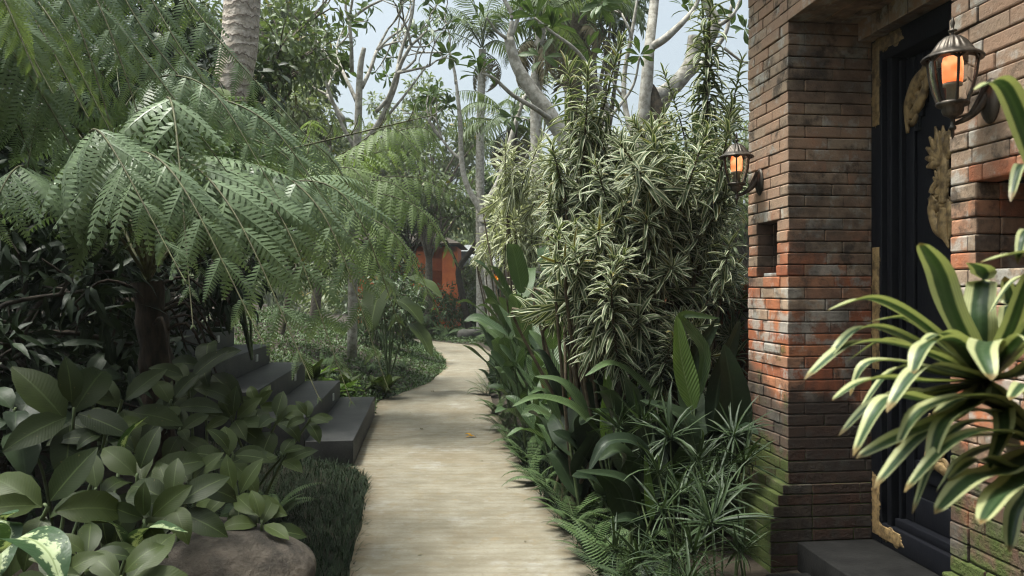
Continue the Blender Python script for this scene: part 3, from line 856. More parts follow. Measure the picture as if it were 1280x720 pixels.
for sgn in (1, -1):
    d = MB(); e0 = AM + sgn * 0.003; e1 = (AF0 - 0.2) if sgn > 0 else (AN1 + 0.2)
    lo, hi = min(e0, e1), max(e0, e1)
    wallbox(d, lo, hi, 0.575, 0.62, ZD0 + 0.16, ZD1 - 0.15)
    wd_ = hi - lo
    out_, in_ = (hi, lo) if sgn > 0 else (lo, hi)
    for (x0, x1, z0, z1, o) in ((0.0, 0.07, ZD0 + 0.16, ZD1 - 0.15, 0.556), (wd_ - 0.10, wd_, ZD0 + 0.16, ZD1 - 0.15, 0.553)):
        p0, p1 = out_ - sgn * x0, out_ - sgn * x1
        wallbox(d, min(p0, p1), max(p0, p1), o, 0.58, z0, z1)
    for (z0, z1, o) in ((ZD0 + 0.16, ZD0 + 0.30, 0.560), (0.62, 0.72, 0.561), (1.0, 1.06, 0.562)):
        p0, p1 = out_ - sgn * 0.07, in_ + sgn * 0.10
        wallbox(d, min(p0, p1), max(p0, p1), o, 0.58, z0, z1)
    door = d.build("door", M['door'], gate)
    # arched board under the spandrel carving
    arch = MB()
    for q in range(9):
        t0, t1 = q / 9, (q + 1) / 9
        x0, x1 = 0.07 + t0 * (wd_ - 0.17), 0.07 + t1 * (wd_ - 0.17)
        h = 0.40 * (1 - math.sin(t1 * math.pi / 2)) + 0.06
        p0, p1 = out_ - sgn * x0, out_ - sgn * x1
        wallbox(arch, min(p0, p1), max(p0, p1), 0.558, 0.58, ZD1 - 0.15 - h, ZD1 - 0.15, 0.003)
    arch.build("door_panel", M['door'], door)
    def tw_door(x, y, z, s=sgn, o_=out_): return G(o_ - s * x, 0.553 + y, z)
    def tw_frame(x, y, z, s=sgn): return G((AF0 if s > 0 else AN1) - s * x, 0.482 + y, z)
    # spandrel scroll
    s1 = [([(0.02, 2.42), (0.03, 2.56), (0.10, 2.66), (0.2, 2.72)], [0.012, 0.035, 0.045, 0.03]), scroll(0.12, 2.62, 0.075, 1.5, 2.2, 1, 0.024), scroll(0.05, 2.50, 0.05, 1.3, 1.2, -1, 0.02)]
    s1 += fleur(0.16, 2.68, 0.5, 0.12, 0.024, 5, 1.8) + [([(0.03, 2.5), (0.12, 2.55), (0.2, 2.68)], [0.02, 0.035, 0.02])]
    carve(s1, tw_door, 0.55).build("carving", M['gold'], door)
    # tall ornament along the meeting stile
    s2 = fleur(0.25, 2.22, 1.9, 0.20, 0.030, 9, 2.2) + fleur(0.24, 2.10, 1.5, 0.14, 0.022, 7, 1.6)
    s2 += [scroll(0.22, 2.06, 0.08, 1.5, 0.5, 1, 0.026), scroll(0.27, 2.30, 0.06, 1.4, 2.8, -1, 0.022), ([(0.2, 2.05), (0.16, 2.0), (0.2, 1.9), (0.27, 1.84)], [0.03, 0.03, 0.03, 0.008]), ([(0.26, 2.0), (0.25, 1.9), (0.29, 1.8)], [0.035, 0.04, 0.006]),
           ([(0.25, 2.02), (0.26, 2.2), (0.24, 2.36)], [0.032, 0.032, 0.012]), ([(0.29, 2.02), (0.31, 1.93), (0.29, 1.84)], [0.03, 0.03, 0.006])]
    for q_ in range(7):
        s2 += fleur(0.25 + 0.012 * (-1) ** q_, 1.92 + 0.065 * q_, 1.57 + 0.55 * (-1) ** q_, 0.085, 0.014, 5, 1.7)
        s2.append(scroll(0.25 - 0.03 * (-1) ** q_, 1.95 + 0.065 * q_, 0.034, 1.4, q_ * 1.3, (-1) ** q_, 0.011))
    carve(s2, lambda x, y, z, tw=tw_door: tw(x + 0.06, y, z), 0.5).build("carving", M['gold'], door)
    # low corner ornament
    s3 = [([(0.2, 0.98), (0.21, 0.86), (0.22, 0.75)], [0.008, 0.03, 0.03]), ([(0.22, 0.74), (0.32, 0.72), (0.42, 0.71)], [0.03, 0.03, 0.008]), scroll(0.22, 0.75, 0.05, 1.4, 0.4, 1, 0.022), scroll(0.31, 0.73, 0.04, 1.3, 2.5, -1, 0.018)] + fleur(0.24, 0.77, 0.8, 0.1, 0.022, 5, 1.6) + fleur(0.21, 0.85, 1.5, 0.1, 0.018, 3, 1.0)
    carve(s3, tw_door, 0.55).build("carving", M['gold'], door)
    # carvings on the frame: top corner, middle strip, bottom corner
    for (zz, h, foot) in ((2.92, -0.42, 1), (1.80, -0.62, 0), (0.30, 0.28, 1)):
        st = []
        n = 5
        for k in range(n):
            z = zz + h * (k + 0.4) / n
            st.append(scroll(0.045 + 0.012 * (-1) ** k, z, 0.032, 1.3, k * 2.0, (-1) ** k, 0.016))
            st += fleur(0.045, z, math.copysign(1.57, h) + 0.5 * (-1) ** k, 0.075, 0.016, 3, 1.3)
        st.append(([(0.045, zz), (0.05, zz + h * 0.5), (0.045, zz + h * 1.05)], [0.018, 0.016, 0.008]))
        if foot:
            for k in range(4):
                x = 0.07 + 0.055 * k
                st.append(scroll(x, zz + 0.012 * (-1) ** k, 0.032, 1.3, k * 1.7, (-1) ** k, 0.016)); st += fleur(x, zz, 0.4 * (-1) ** k, 0.07, 0.015, 3, 1.4)
            st.append(([(0.04, zz), (0.16, zz), (0.28, zz)], [0.018, 0.016, 0.008]))
        bk = carve(st, tw_frame, 0.28)
        za, zb = sorted((zz - math.copysign(0.03, h), zz + h * 1.02))
        e_ = AF0 if sgn > 0 else AN1
        p0, p1 = sorted((e_ - sgn * 0.018, e_ - sgn * 0.082)); wallbox(bk, p0, p1, 0.475, 0.4835, za, zb, 0.003)
        if foot:
            p0, p1 = sorted((e_ - sgn * 0.083, e_ - sgn * 0.27)); wallbox(bk, p0, p1, 0.4752, 0.4835, zz - 0.034, zz + 0.034, 0.003)
        bk.build("carving", M['gold'], frame)
b = MB(); wallbox(b, AN1 - 0.05, AF0 + 0.05, 0.625, 0.70, 0.0, zs + 0.3); b.build("back_panel", M['dark_open'], gate)


# ------------------------------------------------------------------ wall lanterns
def lantern(Ymount, z, label):
    mount = G(A(Ymount), 0, z)
    root = empty("wall_lantern", mount, label, "lantern", "bronze lanterns on the gate pillars")
    C0 = G(A(Ymount), -0.146, 0)                       # lantern axis
    def at(zz): return (C0[0], C0[1], zz)
    zt = z + 0.16                                      # brim height
    b = MB(); b.lathe([(0.002, zt + 0.128), (0.005, zt + 0.118), (0.008, zt + 0.106), (0.005, zt + 0.094), (0.004, zt + 0.086), (0.014, zt + 0.083), (0.015, zt + 0.078), (0.005, zt + 0.074), (0.005, zt + 0.068), (0.011, zt + 0.062)], 14, (C0[0], C0[1], 0))
    b.build("finial", M['bronze'], root)
    b = MB(); b.lathe([(0.010, zt + 0.064), (0.026, zt + 0.058), (0.042, zt + 0.044), (0.054, zt + 0.026), (0.064, zt + 0.010), (0.074, zt + 0.004), (0.096, zt - 0.010), (0.100, zt - 0.016), (0.098, zt - 0.021), (0.09, zt - 0.019), (0.08, zt - 0.008), (0.01, zt - 0.004)], 72, (C0[0], C0[1], 0), flute=18, famp=0.07, frange=(1, 4))
    b.build("lamp_roof", M['bronze'], root)
    g = MB(); g.lathe([(0.079, zt - 0.012), (0.078, zt - 0.04), (0.072, zt - 0.085), (0.061, zt - 0.13), (0.046, zt - 0.17)], 12, (C0[0], C0[1], 0)); g.build("glass", M['glass'], root)
    for k in range(6):
        th = k * math.pi / 3 + 0.25; c, s = math.cos(th), math.sin(th)
        b = MB(); b.tube([(C0[0] + r * c, C0[1] + r * s, zz) for r, zz in ((0.082, zt - 0.012), (0.0805, zt - 0.04), (0.0745, zt - 0.085), (0.0635, zt - 0.13), (0.048, zt - 0.173))], 0.0046, 6)
        b.tube([(C0[0] + r * math.cos(th + q), C0[1] + r * math.sin(th + q), zz) for r, zz, q in ((0.079, zt - 0.014, -0.28), (0.080, zt - 0.03, 0.0), (0.079, zt - 0.014, 0.28))], 0.006, 5)
        b.build("rib", M['bronze'], root)
    b = MB(); b.lathe([(0.0, zt - 0.01), (0.030, zt - 0.012), (0.034, zt - 0.03), (0.033, zt - 0.085), (0.031, zt - 0.10), (0.0, zt - 0.101)], 16, (C0[0], C0[1], 0)); b.build("bulb", M['flame'], root)
    b = MB(); b.lathe([(0.0, zt - 0.1015), (0.031, zt - 0.102), (0.031, zt - 0.112), (0.020, zt - 0.114), (0.020, zt - 0.165), (0.0, zt - 0.166)], 16, (C0[0], C0[1], 0)); b.build("candle_sleeve", M['ivory'], root)
    b = MB(); b.lathe([(0.0, zt - 0.166), (0.052, zt - 0.168), (0.055, zt - 0.175), (0.05, zt - 0.182), (0.036, zt - 0.186), (0.036, zt - 0.198), (0.03, zt - 0.212), (0.014, zt - 0.22), (0.008, zt - 0.226), (0.008, zt - 0.25), (0.012, zt - 0.253), (0.012, zt - 0.262), (0.006, zt - 0.266), (0.006, zt - 0.285), (0.001, zt - 0.296)], 18, (C0[0], C0[1], 0)); b.build("lamp_base", M['bronze'], root)
    za = zt - 0.246
    p0 = np.array(at(za)); p1 = G(A(Ymount), -0.02, z - 0.01)
    b = MB(); b.tube(spline([p0, p0 * 0.6 + p1 * 0.4 + UP * -0.008, p0 * 0.25 + p1 * 0.75 + UP * 0.0, p1 + UP * 0.03], 16), np.linspace(0.006, 0.02, 16) ** 1.0, 8, cap=True)
    b.tube(spline([p0 * 0.5 + p1 * 0.5 + UP * 0.0, p0 * 0.2 + p1 * 0.8 + UP * 0.035, p1 + UP * 0.065], 12), np.linspace(0.005, 0.013, 12), 8, cap=True)
    b.build("arm", M['bronze'], root)
    b = MB(); q = MB(); q.lathe([(0.001, 0.03), (0.02, 0.028), (0.034, 0.018), (0.042, 0.014), (0.05, 0.004), (0.05, 0.0), (0.0, -0.001)], 28)
    v = q.V[0]; w = G(A(Ymount), -0.002, z) + v[:, 0:1] * GU * 0.92 + v[:, 1:2] * UP * 1.6 - v[:, 2:3] * GN
    b.add(w, q.F[0]); b.build("wall_plate", M['bronze'], root)


lantern(2.80, 2.26, "large bronze lantern glowing orange, higher up beside the carved door")
lantern(4.70, 2.232, "bronze lantern glowing orange at the dracaena end of the gate, over the small niche")

# low brick wall running on behind the shrubs
lw = MB(); core = MB()
for k in range(26):
    z0 = k * CH; row(lw, AF1 + 0.02, AF1 + 2.6, lambda x, y: brick(lw, x, y, 0.22, 0.32, z0, z0 + CH))
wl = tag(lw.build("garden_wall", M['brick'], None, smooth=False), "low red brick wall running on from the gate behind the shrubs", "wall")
core.rbox(G(AF1 + 1.31, 0.42, 0.8), (1.29, 0.185, 0.80), 0.002, GU, GN, UP); core.build("mortar", M['mortar'], wl)

# ------------------------------------------------------------------ leaf templates
T_ELL = [leaf(0.25, 'ellip', 5, 5, 0.2, 0.1, d, 1.3, wave=0.05) for d in (0.5, 0.8, 1.1, 1.5)]
T_STRAP = [leaf(0.08, 'strap', 5, 5, 0.45, 0.0, d, 1.2, twist=tw) for d, tw in ((0.7, 0.2), (1.1, -0.25), (1.6, 0.3), (2.1, -0.2), (0.4, 0))]
T_SMALL = [leaf(0.24, 'ellip', 2, 3, 0.3, 0.0, d) for d in (0.2, 0.6, 1.0)]
T_LONG = [leaf(0.13, 'lance', 3, 3, 0.3, 0.0, d) for d in (0.3, 0.8, 1.3)]
T_OBOV = [leaf(0.17, 'obov', 4, 3, 0.3, 0.0, d) for d in (0.3, 0.7, 1.1)]
T_BLADE = [leaf(0.022, 'strap', 4, 2, 0.0, 0.0, d, 1.4) for d in (0.6, 1.2, 1.8)]
T_BIG = [leaf(0.24, 'ellip', 6, 5, 0.3, 0.0, d, 1.4, wave=0.06) for d in (0.5, 0.9, 1.4)]


def multi(b, tpls, P, X, Z, Sc, mi=0):
    n = len(P); k = rng.integers(0, len(tpls), n); Sc = np.broadcast_to(Sc, (n,)); X = np.broadcast_to(X, (n, 3)); Z = np.broadcast_to(Z, (n, 3))
    for i, t in enumerate(tpls):
        m = k == i
        if m.any(): b.scatter(t, P[m], X[m], Z[m], Sc[m], mi=mi)


def pinna(n=16, droop=0.6, lw=0.235, fwd=1.15):
    b = MB(); s = np.linspace(0.03, 0.985, n); th = -droop * s ** 1.2
    ss = np.linspace(0, 1, 60); tt = -droop * ss ** 1.2
    cx = np.concatenate([[0], np.cumsum(np.cos(tt[1:]) / 59)]); cz = np.concatenate([[0], np.cumsum(np.sin(tt[1:]) / 59)])
    P = np.stack([np.interp(s, ss, cx), 0 * s, np.interp(s, ss, cz)], -1)
    T = np.stack([np.cos(th), 0 * s, np.sin(th)], -1); N = np.stack([-np.sin(th), 0 * s, np.cos(th)], -1)
    L = lw * (np.clip(s * 6, 0.55, 1)) * (1 - s ** 1.7 * 0.9)
    sp = 1 / n
    pt = leaf(1.0, 'pinn', 2, 2, 0.0, 0.0, 0.5)
    for sg in (1, -1):
        D = T * math.cos(fwd) + np.array([0, sg, 0]) * math.sin(fwd) - N * 0.12
        b.scatter(pt, P, D, N, np.stack([L, np.full(n, sp * 0.31), L], -1), np.zeros(n))
    q = 6; c = np.linspace(0, 59, q).astype(int)
    w = np.linspace(0.012, 0.004, q)
    v = np.concatenate([np.stack([cx[c], w, cz[c] + 0.004], -1), np.stack([cx[c], -w, cz[c] + 0.004], -1)])
    f = [(i, i + 1, q + i + 1, q + i) for i in range(q - 1)]
    b.add(v, f, np.zeros((2 * q, 3)))
    return np.concatenate(b.V), np.concatenate(b.F), np.concatenate(b.A)


PINNA = [pinna(16, d) for d in (0.25, 0.55, 0.9, 1.25)]
PINNA_LO = [pinna(11, d, 0.22) for d in (0.3, 0.7, 1.1)]


def frond_mesh(pts, pl, npairs=26, sag=0.5, t0=0.16, tpls=PINNA, r0=0.012, fwd=(0.25, 0.9), twist=0.0, lift=0.0, up=None):
    """bipinnate frond along a curve: pl is the longest pinna; sag tips the pinnae towards the ground"""
    b = MB(); n = 60
    c = spline(pts, n); T = norm(np.gradient(c, axis=0))
    u = UP if up is None else np.asarray(up, float)
    Sx = norm(np.cross(T, np.broadcast_to(u, T.shape))); N = np.cross(Sx, T)
    if twist:
        tw = twist * np.linspace(0, 1, n)[:, None]; Sx, N = Sx * np.cos(tw) + N * np.sin(tw), N * np.cos(tw) - Sx * np.sin(tw)
    b.tube(c, np.linspace(r0, 0.0022, n), 5, mi=1)
    t = t0 + (1 - t0) * (np.linspace(0, 1, npairs) ** 0.92) * 0.995
    g = lambda a: np.stack([np.interp(t, np.linspace(0, 1, n), a[:, i]) for i in range(3)], -1)
    u_ = (t - t0) / (1 - t0)
    L = pl * np.clip(0.35 + u_ * 2.6, 0, 1) * np.clip((1 - u_) * 2.0, 0.0, 1) ** 0.85 + 0.02
    fw = np.interp(u_, [0, 1], fwd)
    for sg in (1, -1):
        tt = t + rng.normal(0, 0.003, npairs)
        D = norm(g(Sx)) * (sg * np.cos(fw))[:, None] + norm(g(T)) * np.sin(fw)[:, None] + norm(g(N)) * lift
        sg_ = sag * rng.uniform(0.75, 1.25, npairs)
        D = norm(D - UP * sg_[:, None] + rng.normal(0, 0.05, (npairs, 3)))
        Z = norm(g(N) + rng.normal(0, 0.12, (npairs, 3)))
        multi(b, tpls, g(c), D, Z, L * rng.uniform(0.92, 1.06, npairs))
    return b


# ------------------------------------------------------------------ tree ferns
def tree_fern(base, crown, label, fronds, mat, trunk_r=0.09, extra=0, group="tree ferns arching over the left side", pl=0.4, skirt=10, npairs=15, up=(0, 0, 1), tp=PINNA):
    base = np.array(base, float); crown = np.array(crown, float)
    root = empty("tree_fern", base, label, "tree fern", group)
    b = MB(); c = spline([base - UP * 0.1, base * 0.5 + crown * 0.5 + rng.normal(0, 0.03, 3), crown], 20)
    b.tube(c, np.linspace(trunk_r * 1.25, trunk_r, 20) * (1 + 0.12 * np.sin(np.arange(20) * 2.1)), 12)
    for i in range(skirt):                      # dead stalks along the trunk
        th = rng.uniform(0, 6.28); d = np.array([math.cos(th), math.sin(th), 0])
        p = crown - UP * rng.uniform(0.0, 0.35) + d * trunk_r * 0.6
        b.tube(spline([p, p + d * 0.2 + UP * 0.05, p + d * 0.38 - UP * rng.uniform(0.1, 0.45)], 8), np.linspace(0.012, 0.006, 8), 5)
    b.build("trunk", M['fern_trunk'], root)
    mats = [M[mat], M['rachis']]
    for fi, (pts, L, sag) in enumerate(fronds):
        if mat == 'fern_light' and trunk_r > 0.085 and npairs == 22: mats = [M['fern' if fi % 3 else 'fern_light'], M['rachis']]
        p = [crown + UP * 0.02] + [W(*q) for q in pts]
        m = p[0] * 0.55 + p[1] * 0.45; m[2] += 0.12
        frond_mesh([p[0], m] + p[1:], L, npairs, sag, 0.2, tp, up=np.array(up) + rng.normal(0, 0.15, 3)).build("frond", mats, root)
    for i in range(extra):
        th = rng.uniform(0, 6.28); el = rng.uniform(0.5, 1.1); ln = rng.uniform(1.5, 2.1)
        d = np.array([math.cos(th), math.sin(th), 0])
        p = [crown, crown + d * 0.3 * ln + UP * 0.4 * el * ln, crown + d * 0.65 * ln + UP * 0.42 * el * ln, crown + d * 1.0 * ln + UP * (0.05 * el * ln - 0.3)]
        frond_mesh(p, pl, 17, rng.uniform(0.25, 0.6), 0.2, PINNA_LO).build("frond", mats, root)
    return root


tree_fern((-2.25, 5.0, gz(-2.25, 5.0)), W(185, 352, 5.0), "dark-stemmed tree fern beside the steps, its biggest fronds hanging over them", [
    ([(300, 205, 4.7), (400, 262, 4.3), (486, 488, 4.1)], 0.53, 0.5),
    ([(250, 205, 4.5), (345, 262, 4.0), (440, 505, 3.75)], 0.57, 0.5),
    ([(215, 195, 4.2), (290, 262, 3.7), (400, 500, 3.4)], 0.60, 0.5),
    ([(150, 195, 4.0), (215, 215, 3.4), (330, 430, 3.1)], 0.57, 0.5),
    ([(110, 215, 4.0), (125, 165, 3.3), (232, 352, 2.95)], 0.50, 0.5),
    ([(60, 240, 4.2), (20, 210, 3.6), (-40, 330, 3.2)], 0.50, 0.5),
    ([(320, 235, 5.3), (430, 245, 5.0), (512, 440, 4.9)], 0.53, 0.5),
    ([(285, 165, 5.6), (400, 185, 5.8), (470, 300, 5.8)], 0.46, 0.55),
    ([(120, 190, 5.4), (60, 160, 5.6), (-20, 280, 5.6)], 0.44, 0.6),
    ([(240, 150, 5.8), (330, 130, 6.4), (420, 215, 6.8)], 0.53, 0.5),
    ([(230, 130, 4.7), (330, 150, 4.5), (440, 300, 4.4)], 0.46, 0.6),
    ([(180, 110, 4.6), (260, 110, 4.3), (350, 250, 4.1)], 0.44, 0.6),
    ([(210, 170, 5.4), (350, 190, 5.2), (450, 340, 5.2)], 0.46, 0.65),
    ([(90, 150, 4.6), (60, 100, 4.2), (30, 230, 3.9)], 0.40, 0.65),
], 'fern', extra=4, npairs=15, up=(0.1, -0.75, 0.65))

bf = []
for k in range(12):
    u = k / 11; dd = 2.8 + 2.4 * u + rng.normal(0, 0.15)
    ex, ey = 40 + 370 * u + rng.normal(0, 12), 120 + 60 * math.sin(u * 3) + 80 * u + rng.normal(0, 22)
    bf.append(([(-90 + 230 * u + rng.normal(0, 14), -60 - 90 * u + rng.normal(0, 12), dd + 0.2), (-20 + 285 * u + rng.normal(0, 8), -15 + 85 * u + rng.normal(0, 12), dd), (ex, ey, dd - 0.05)], 0.27 + 0.12 * u, rng.uniform(0.45, 0.75)))
bf += [([(-110, 60, 3.0), (-60, 110, 2.8), (-5, 230, 2.7)], 0.28, 0.75), ([(-20, 20, 3.8), (60, 130, 3.9), (130, 270, 3.9)], 0.36, 0.7), ([(-60, 60, 4.0), (10, 130, 4.2), (60, 260, 4.3)], 0.36, 0.7), ([(-10, -10, 4.4), (110, 70, 4.7), (190, 200, 4.9)], 0.4, 0.6)]
tree_fern((-2.9, 3.3, gz(-2.9, 3.3)), W(-165, -70, 3.5), "tall tree fern at the upper left edge, long feathery fronds sweeping down to the right", bf, 'fern_light', extra=2, npairs=22, up=(0.25, -0.55, 0.8))

tree_fern((-4.5, 11.4, gz(-4.5, 11.4)), W(372, 255, 10.4), "tree fern behind the steps with pale yellow-green fronds reaching over the groundcover bed", [
    ([(460, 222, 9.0), (530, 225, 8.8), (598, 268, 8.6)], 0.44, 0.55),
    ([(455, 238, 8.6), (525, 262, 8.2), (578, 340, 8.0)], 0.44, 0.6),
    ([(440, 262, 8.3), (500, 300, 7.9), (553, 402, 7.8)], 0.44, 0.65),
    ([(440, 200, 9.8), (510, 190, 10), (575, 250, 10)], 0.44, 0.5),
    ([(420, 285, 8.2), (468, 322, 7.9), (500, 385, 7.8)], 0.42, 0.6),
    ([(360, 215, 9.4), (320, 210, 9.2), (270, 270, 9)], 0.44, 0.5),
    ([(385, 190, 9.8), (390, 150, 10.4), (410, 170, 11)], 0.44, 0.4),
    ([(370, 250, 8.4), (350, 260, 7.8), (330, 330, 7.4)], 0.42, 0.6),
    ([(470, 175, 9.2), (530, 160, 9.0), (560, 205, 9.0)], 0.40, 0.5),
    ([(450, 225, 8.8), (500, 235, 8.4), (545, 300, 8.2)], 0.48, 0.55), ([(430, 240, 8.8), (470, 260, 8.3), (520, 350, 8.0)], 0.48, 0.6), ([(440, 185, 9.4), (490, 160, 9.0), (535, 205, 8.8)], 0.48, 0.5), ([(420, 210, 9.0), (450, 220, 8.6), (475, 300, 8.2)], 0.48, 0.6),
], 'fern_light', extra=3, npairs=17, up=(0.1, -0.5, 0.85), tp=PINNA_LO)

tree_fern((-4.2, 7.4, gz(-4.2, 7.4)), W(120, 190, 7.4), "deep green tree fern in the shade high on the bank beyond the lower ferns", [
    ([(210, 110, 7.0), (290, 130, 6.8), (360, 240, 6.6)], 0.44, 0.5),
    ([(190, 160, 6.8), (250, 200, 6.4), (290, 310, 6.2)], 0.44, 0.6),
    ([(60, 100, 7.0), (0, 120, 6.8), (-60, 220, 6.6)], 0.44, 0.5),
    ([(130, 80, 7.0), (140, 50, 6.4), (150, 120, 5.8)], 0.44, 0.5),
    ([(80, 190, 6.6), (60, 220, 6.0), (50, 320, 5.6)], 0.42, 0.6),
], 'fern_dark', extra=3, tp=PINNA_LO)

# the thin rising frond stalk with unrolling pinnae over the path side
b = MB(); st = spline([W(185, 352, 5.0), W(245, 222, 5.2), W(330, 195, 5.4), W(430, 170, 5.6), W(545, 143, 5.8)], 40)
b.tube(st, np.linspace(0.014, 0.004, 40), 6, mi=1)
for i in range(12, 39, 3):
    for sg in (1, -1):
        d = np.array([0.35, 0.2 * sg, 0.5]); L = 0.10 + 0.12 * (1 - abs(i - 24) / 24)
        q = spline([st[i], st[i] + d * L * 0.6, st[i] + d * L + UP * 0.04, st[i] + d * L * 1.25 - UP * 0.03], 8)
        b.tube(q, np.linspace(0.004, 0.002, 8), 5, mi=1)
        multi(b, PINNA_LO, q[4:7], np.array([0.3, 0.3 * sg, -0.9]), np.array([1.0, 0.3, 0.2]), np.full(3, L * 0.75))
tf = [o for o in bpy.data.objects if o.name.startswith("tree_fern")][0]
fo = b.build("frond", [M['fern_light'], M['rachis']], tf); tag(fo, "young thin frond with small unrolling leaflets")


# ------------------------------------------------------------------ shared plant meshes
def shoot_data(n, spacing, ll, mat, top_el=1.25, low_el=-0.5, stem=0.009, spread=0.0, tpls=None):
    b = MB(); H = n * spacing
    bend = rng.normal(0, 0.06, 2)
    zs_ = np.arange(n) * spacing; u = zs_ / H
    P = np.stack([bend[0] * u ** 2, bend[1] * u ** 2, zs_], -1)
    az = np.arange(n) * 2.39996 + rng.normal(0, 0.15, n)
    el = low_el + (top_el - low_el) * u ** 2.2 + rng.normal(0, 0.12, n)
    X = np.stack([np.cos(az) * np.cos(el), np.sin(az) * np.cos(el), np.sin(el)], -1)
    L = ll * (0.75 + 0.35 * np.sin(np.pi * np.clip(u, 0, 1) ** 0.8)) * rng.uniform(0.85, 1.12, n)
    multi(b, tpls or T_STRAP, P, X, np.broadcast_to(UP, (n, 3)), L)
    t = np.linspace(-0.05, 1, 10)
    b.tube(np.stack([bend[0] * t ** 2, bend[1] * t ** 2, t * H], -1), np.linspace(stem, stem * 0.5, 10), 6, mi=1)
    return b.data("leafy_shoot", [M[mat], M['brown_stem']])


D_SHOOT = [shoot_data(n, sp, 0.185, 'drac', 1.2, -0.3) for n, sp in ((38, 0.006), (54, 0.007), (76, 0.008), (50, 0.009), (90, 0.0085), (42, 0.0065))]
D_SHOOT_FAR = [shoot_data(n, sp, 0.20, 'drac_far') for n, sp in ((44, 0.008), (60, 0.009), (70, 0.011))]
D_GREEN = [shoot_data(100, 0.0105, 0.17, 'drac', 1.2, -0.2)]


def dracaena(base, heads, label, data, group=None, name="dracaena_shrub", cat="dracaena"):
    base = np.array(base, float)
    root = empty(name, base, label, cat, group)
    for (p, d, k, sc) in heads:
        p = np.asarray(p, float); d = norm(d); me = data[k % len(data)]
        lng = max(v.co.z for v in me.vertices) if False else 0.4
        foot = p - d * 0.42 * sc
        rt = frame_rot(d, rng.uniform(0, 6.28))
        place(me, "leafy_shoot", root, foot, rt, sc)
        g = base + np.array([rng.normal(0, 0.12), rng.normal(0, 0.12), 0])
        mid = g * 0.45 + foot * 0.55; mid[2] = g[2] + (foot[2] - g[2]) * 0.45 
        b = MB(); b.tube(spline([g - UP * 0.05, mid, foot - d * 0.12, foot + d * 0.02], 14), np.linspace(0.017, 0.008, 14), 6)
        b.build("cane", M['brown_stem'], root)
    return root


def heads_in(poly_fn, n, d_rng, out=0.55, upb=0.75, sc=(0.85, 1.15), cx=None):
    hs_ = []
    for i in range(n):
        px, py = poly_fn()
        d = rng.uniform(*d_rng); p = W(px, py, d)
        v = np.array([(px - (cx or px)) / 130 * out + rng.normal(0, 0.35), -abs(rng.normal(0.35, 0.35)), upb + rng.normal(0, 0.25)])
        hs_.append((p, v, int(rng.integers(0, 6)), rng.uniform(*sc)))
    return hs_


def inbox(x0, x1, y0, y1): return lambda: (rng.uniform(x0, x1), rng.uniform(y0, y1))


drc = "variegated dracaena shrubs beside the gate"
h1 = heads_in(inbox(690, 790, 165, 300), 27, (5.3, 6.0), cx=740) + heads_in(inbox(695, 800, 285, 410), 18, (5.0, 5.7), cx=740, upb=0.5) + heads_in(inbox(745, 815, 190, 420), 22, (5.0, 5.8), cx=780) + [(W(718, 120, 5.6), (-.05, -.1, 1), 2, 1.1), (W(760, 120, 5.5), (.3, -.2, 1), 4, 1.05), (W(690, 170, 5.6), (-.2, -.1, 1), 1, 1.0), (W(735, 150, 5.4), (0.1, -.3, 1), 4, 1.0)]
dracaena((0.62, 5.85, 0.05), h1, "tall striped dracaena shrub nearest the path, cream-edged leaves in dense upright shoots", D_SHOOT, drc)
h2 = heads_in(inbox(805, 925, 205, 300), 30, (5.0, 5.9), cx=860) + heads_in(inbox(780, 925, 290, 420), 20, (4.95, 5.6), cx=855, upb=0.3) + heads_in(inbox(790, 890, 405, 470), 6, (4.9, 5.4), cx=820, upb=0.3, sc=(0.8, 1.0))
dracaena((1.22, 5.5, 0.07), h2, "bushy striped dracaena between the path shrub and the gate pillar, bunched heads of cream-edged leaves", D_SHOOT, drc)
h3 = [(W(886, 70, 5.9), (0.02, -.05, 1), 0, 1.15), (W(886, 130, 5.9), (0.02, -.05, 1), 0, 1.1), (W(885, 180, 5.9), (0.03, 0, 1), 0, 1.1), (W(912, 150, 6.0), (0.15, 0, 1), 0, 0.8), (W(858, 170, 6.0), (-0.15, 0, 1), 0, 0.8)]
dracaena((1.45, 5.95, 0.07), h3, "tall thin green dracaena spire rising above the striped shrubs against the sky", D_GREEN, drc)
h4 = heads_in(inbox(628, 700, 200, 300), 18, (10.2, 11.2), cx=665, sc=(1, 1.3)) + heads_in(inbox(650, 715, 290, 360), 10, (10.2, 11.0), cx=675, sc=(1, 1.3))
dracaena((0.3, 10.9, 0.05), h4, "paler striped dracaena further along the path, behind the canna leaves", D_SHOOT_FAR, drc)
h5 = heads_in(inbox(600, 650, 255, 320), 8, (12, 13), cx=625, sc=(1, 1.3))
dracaena((-0.1, 12.6, 0.05), h5, "far pale dracaena where the path bends out of sight, with few heads", D_SHOOT_FAR, drc)

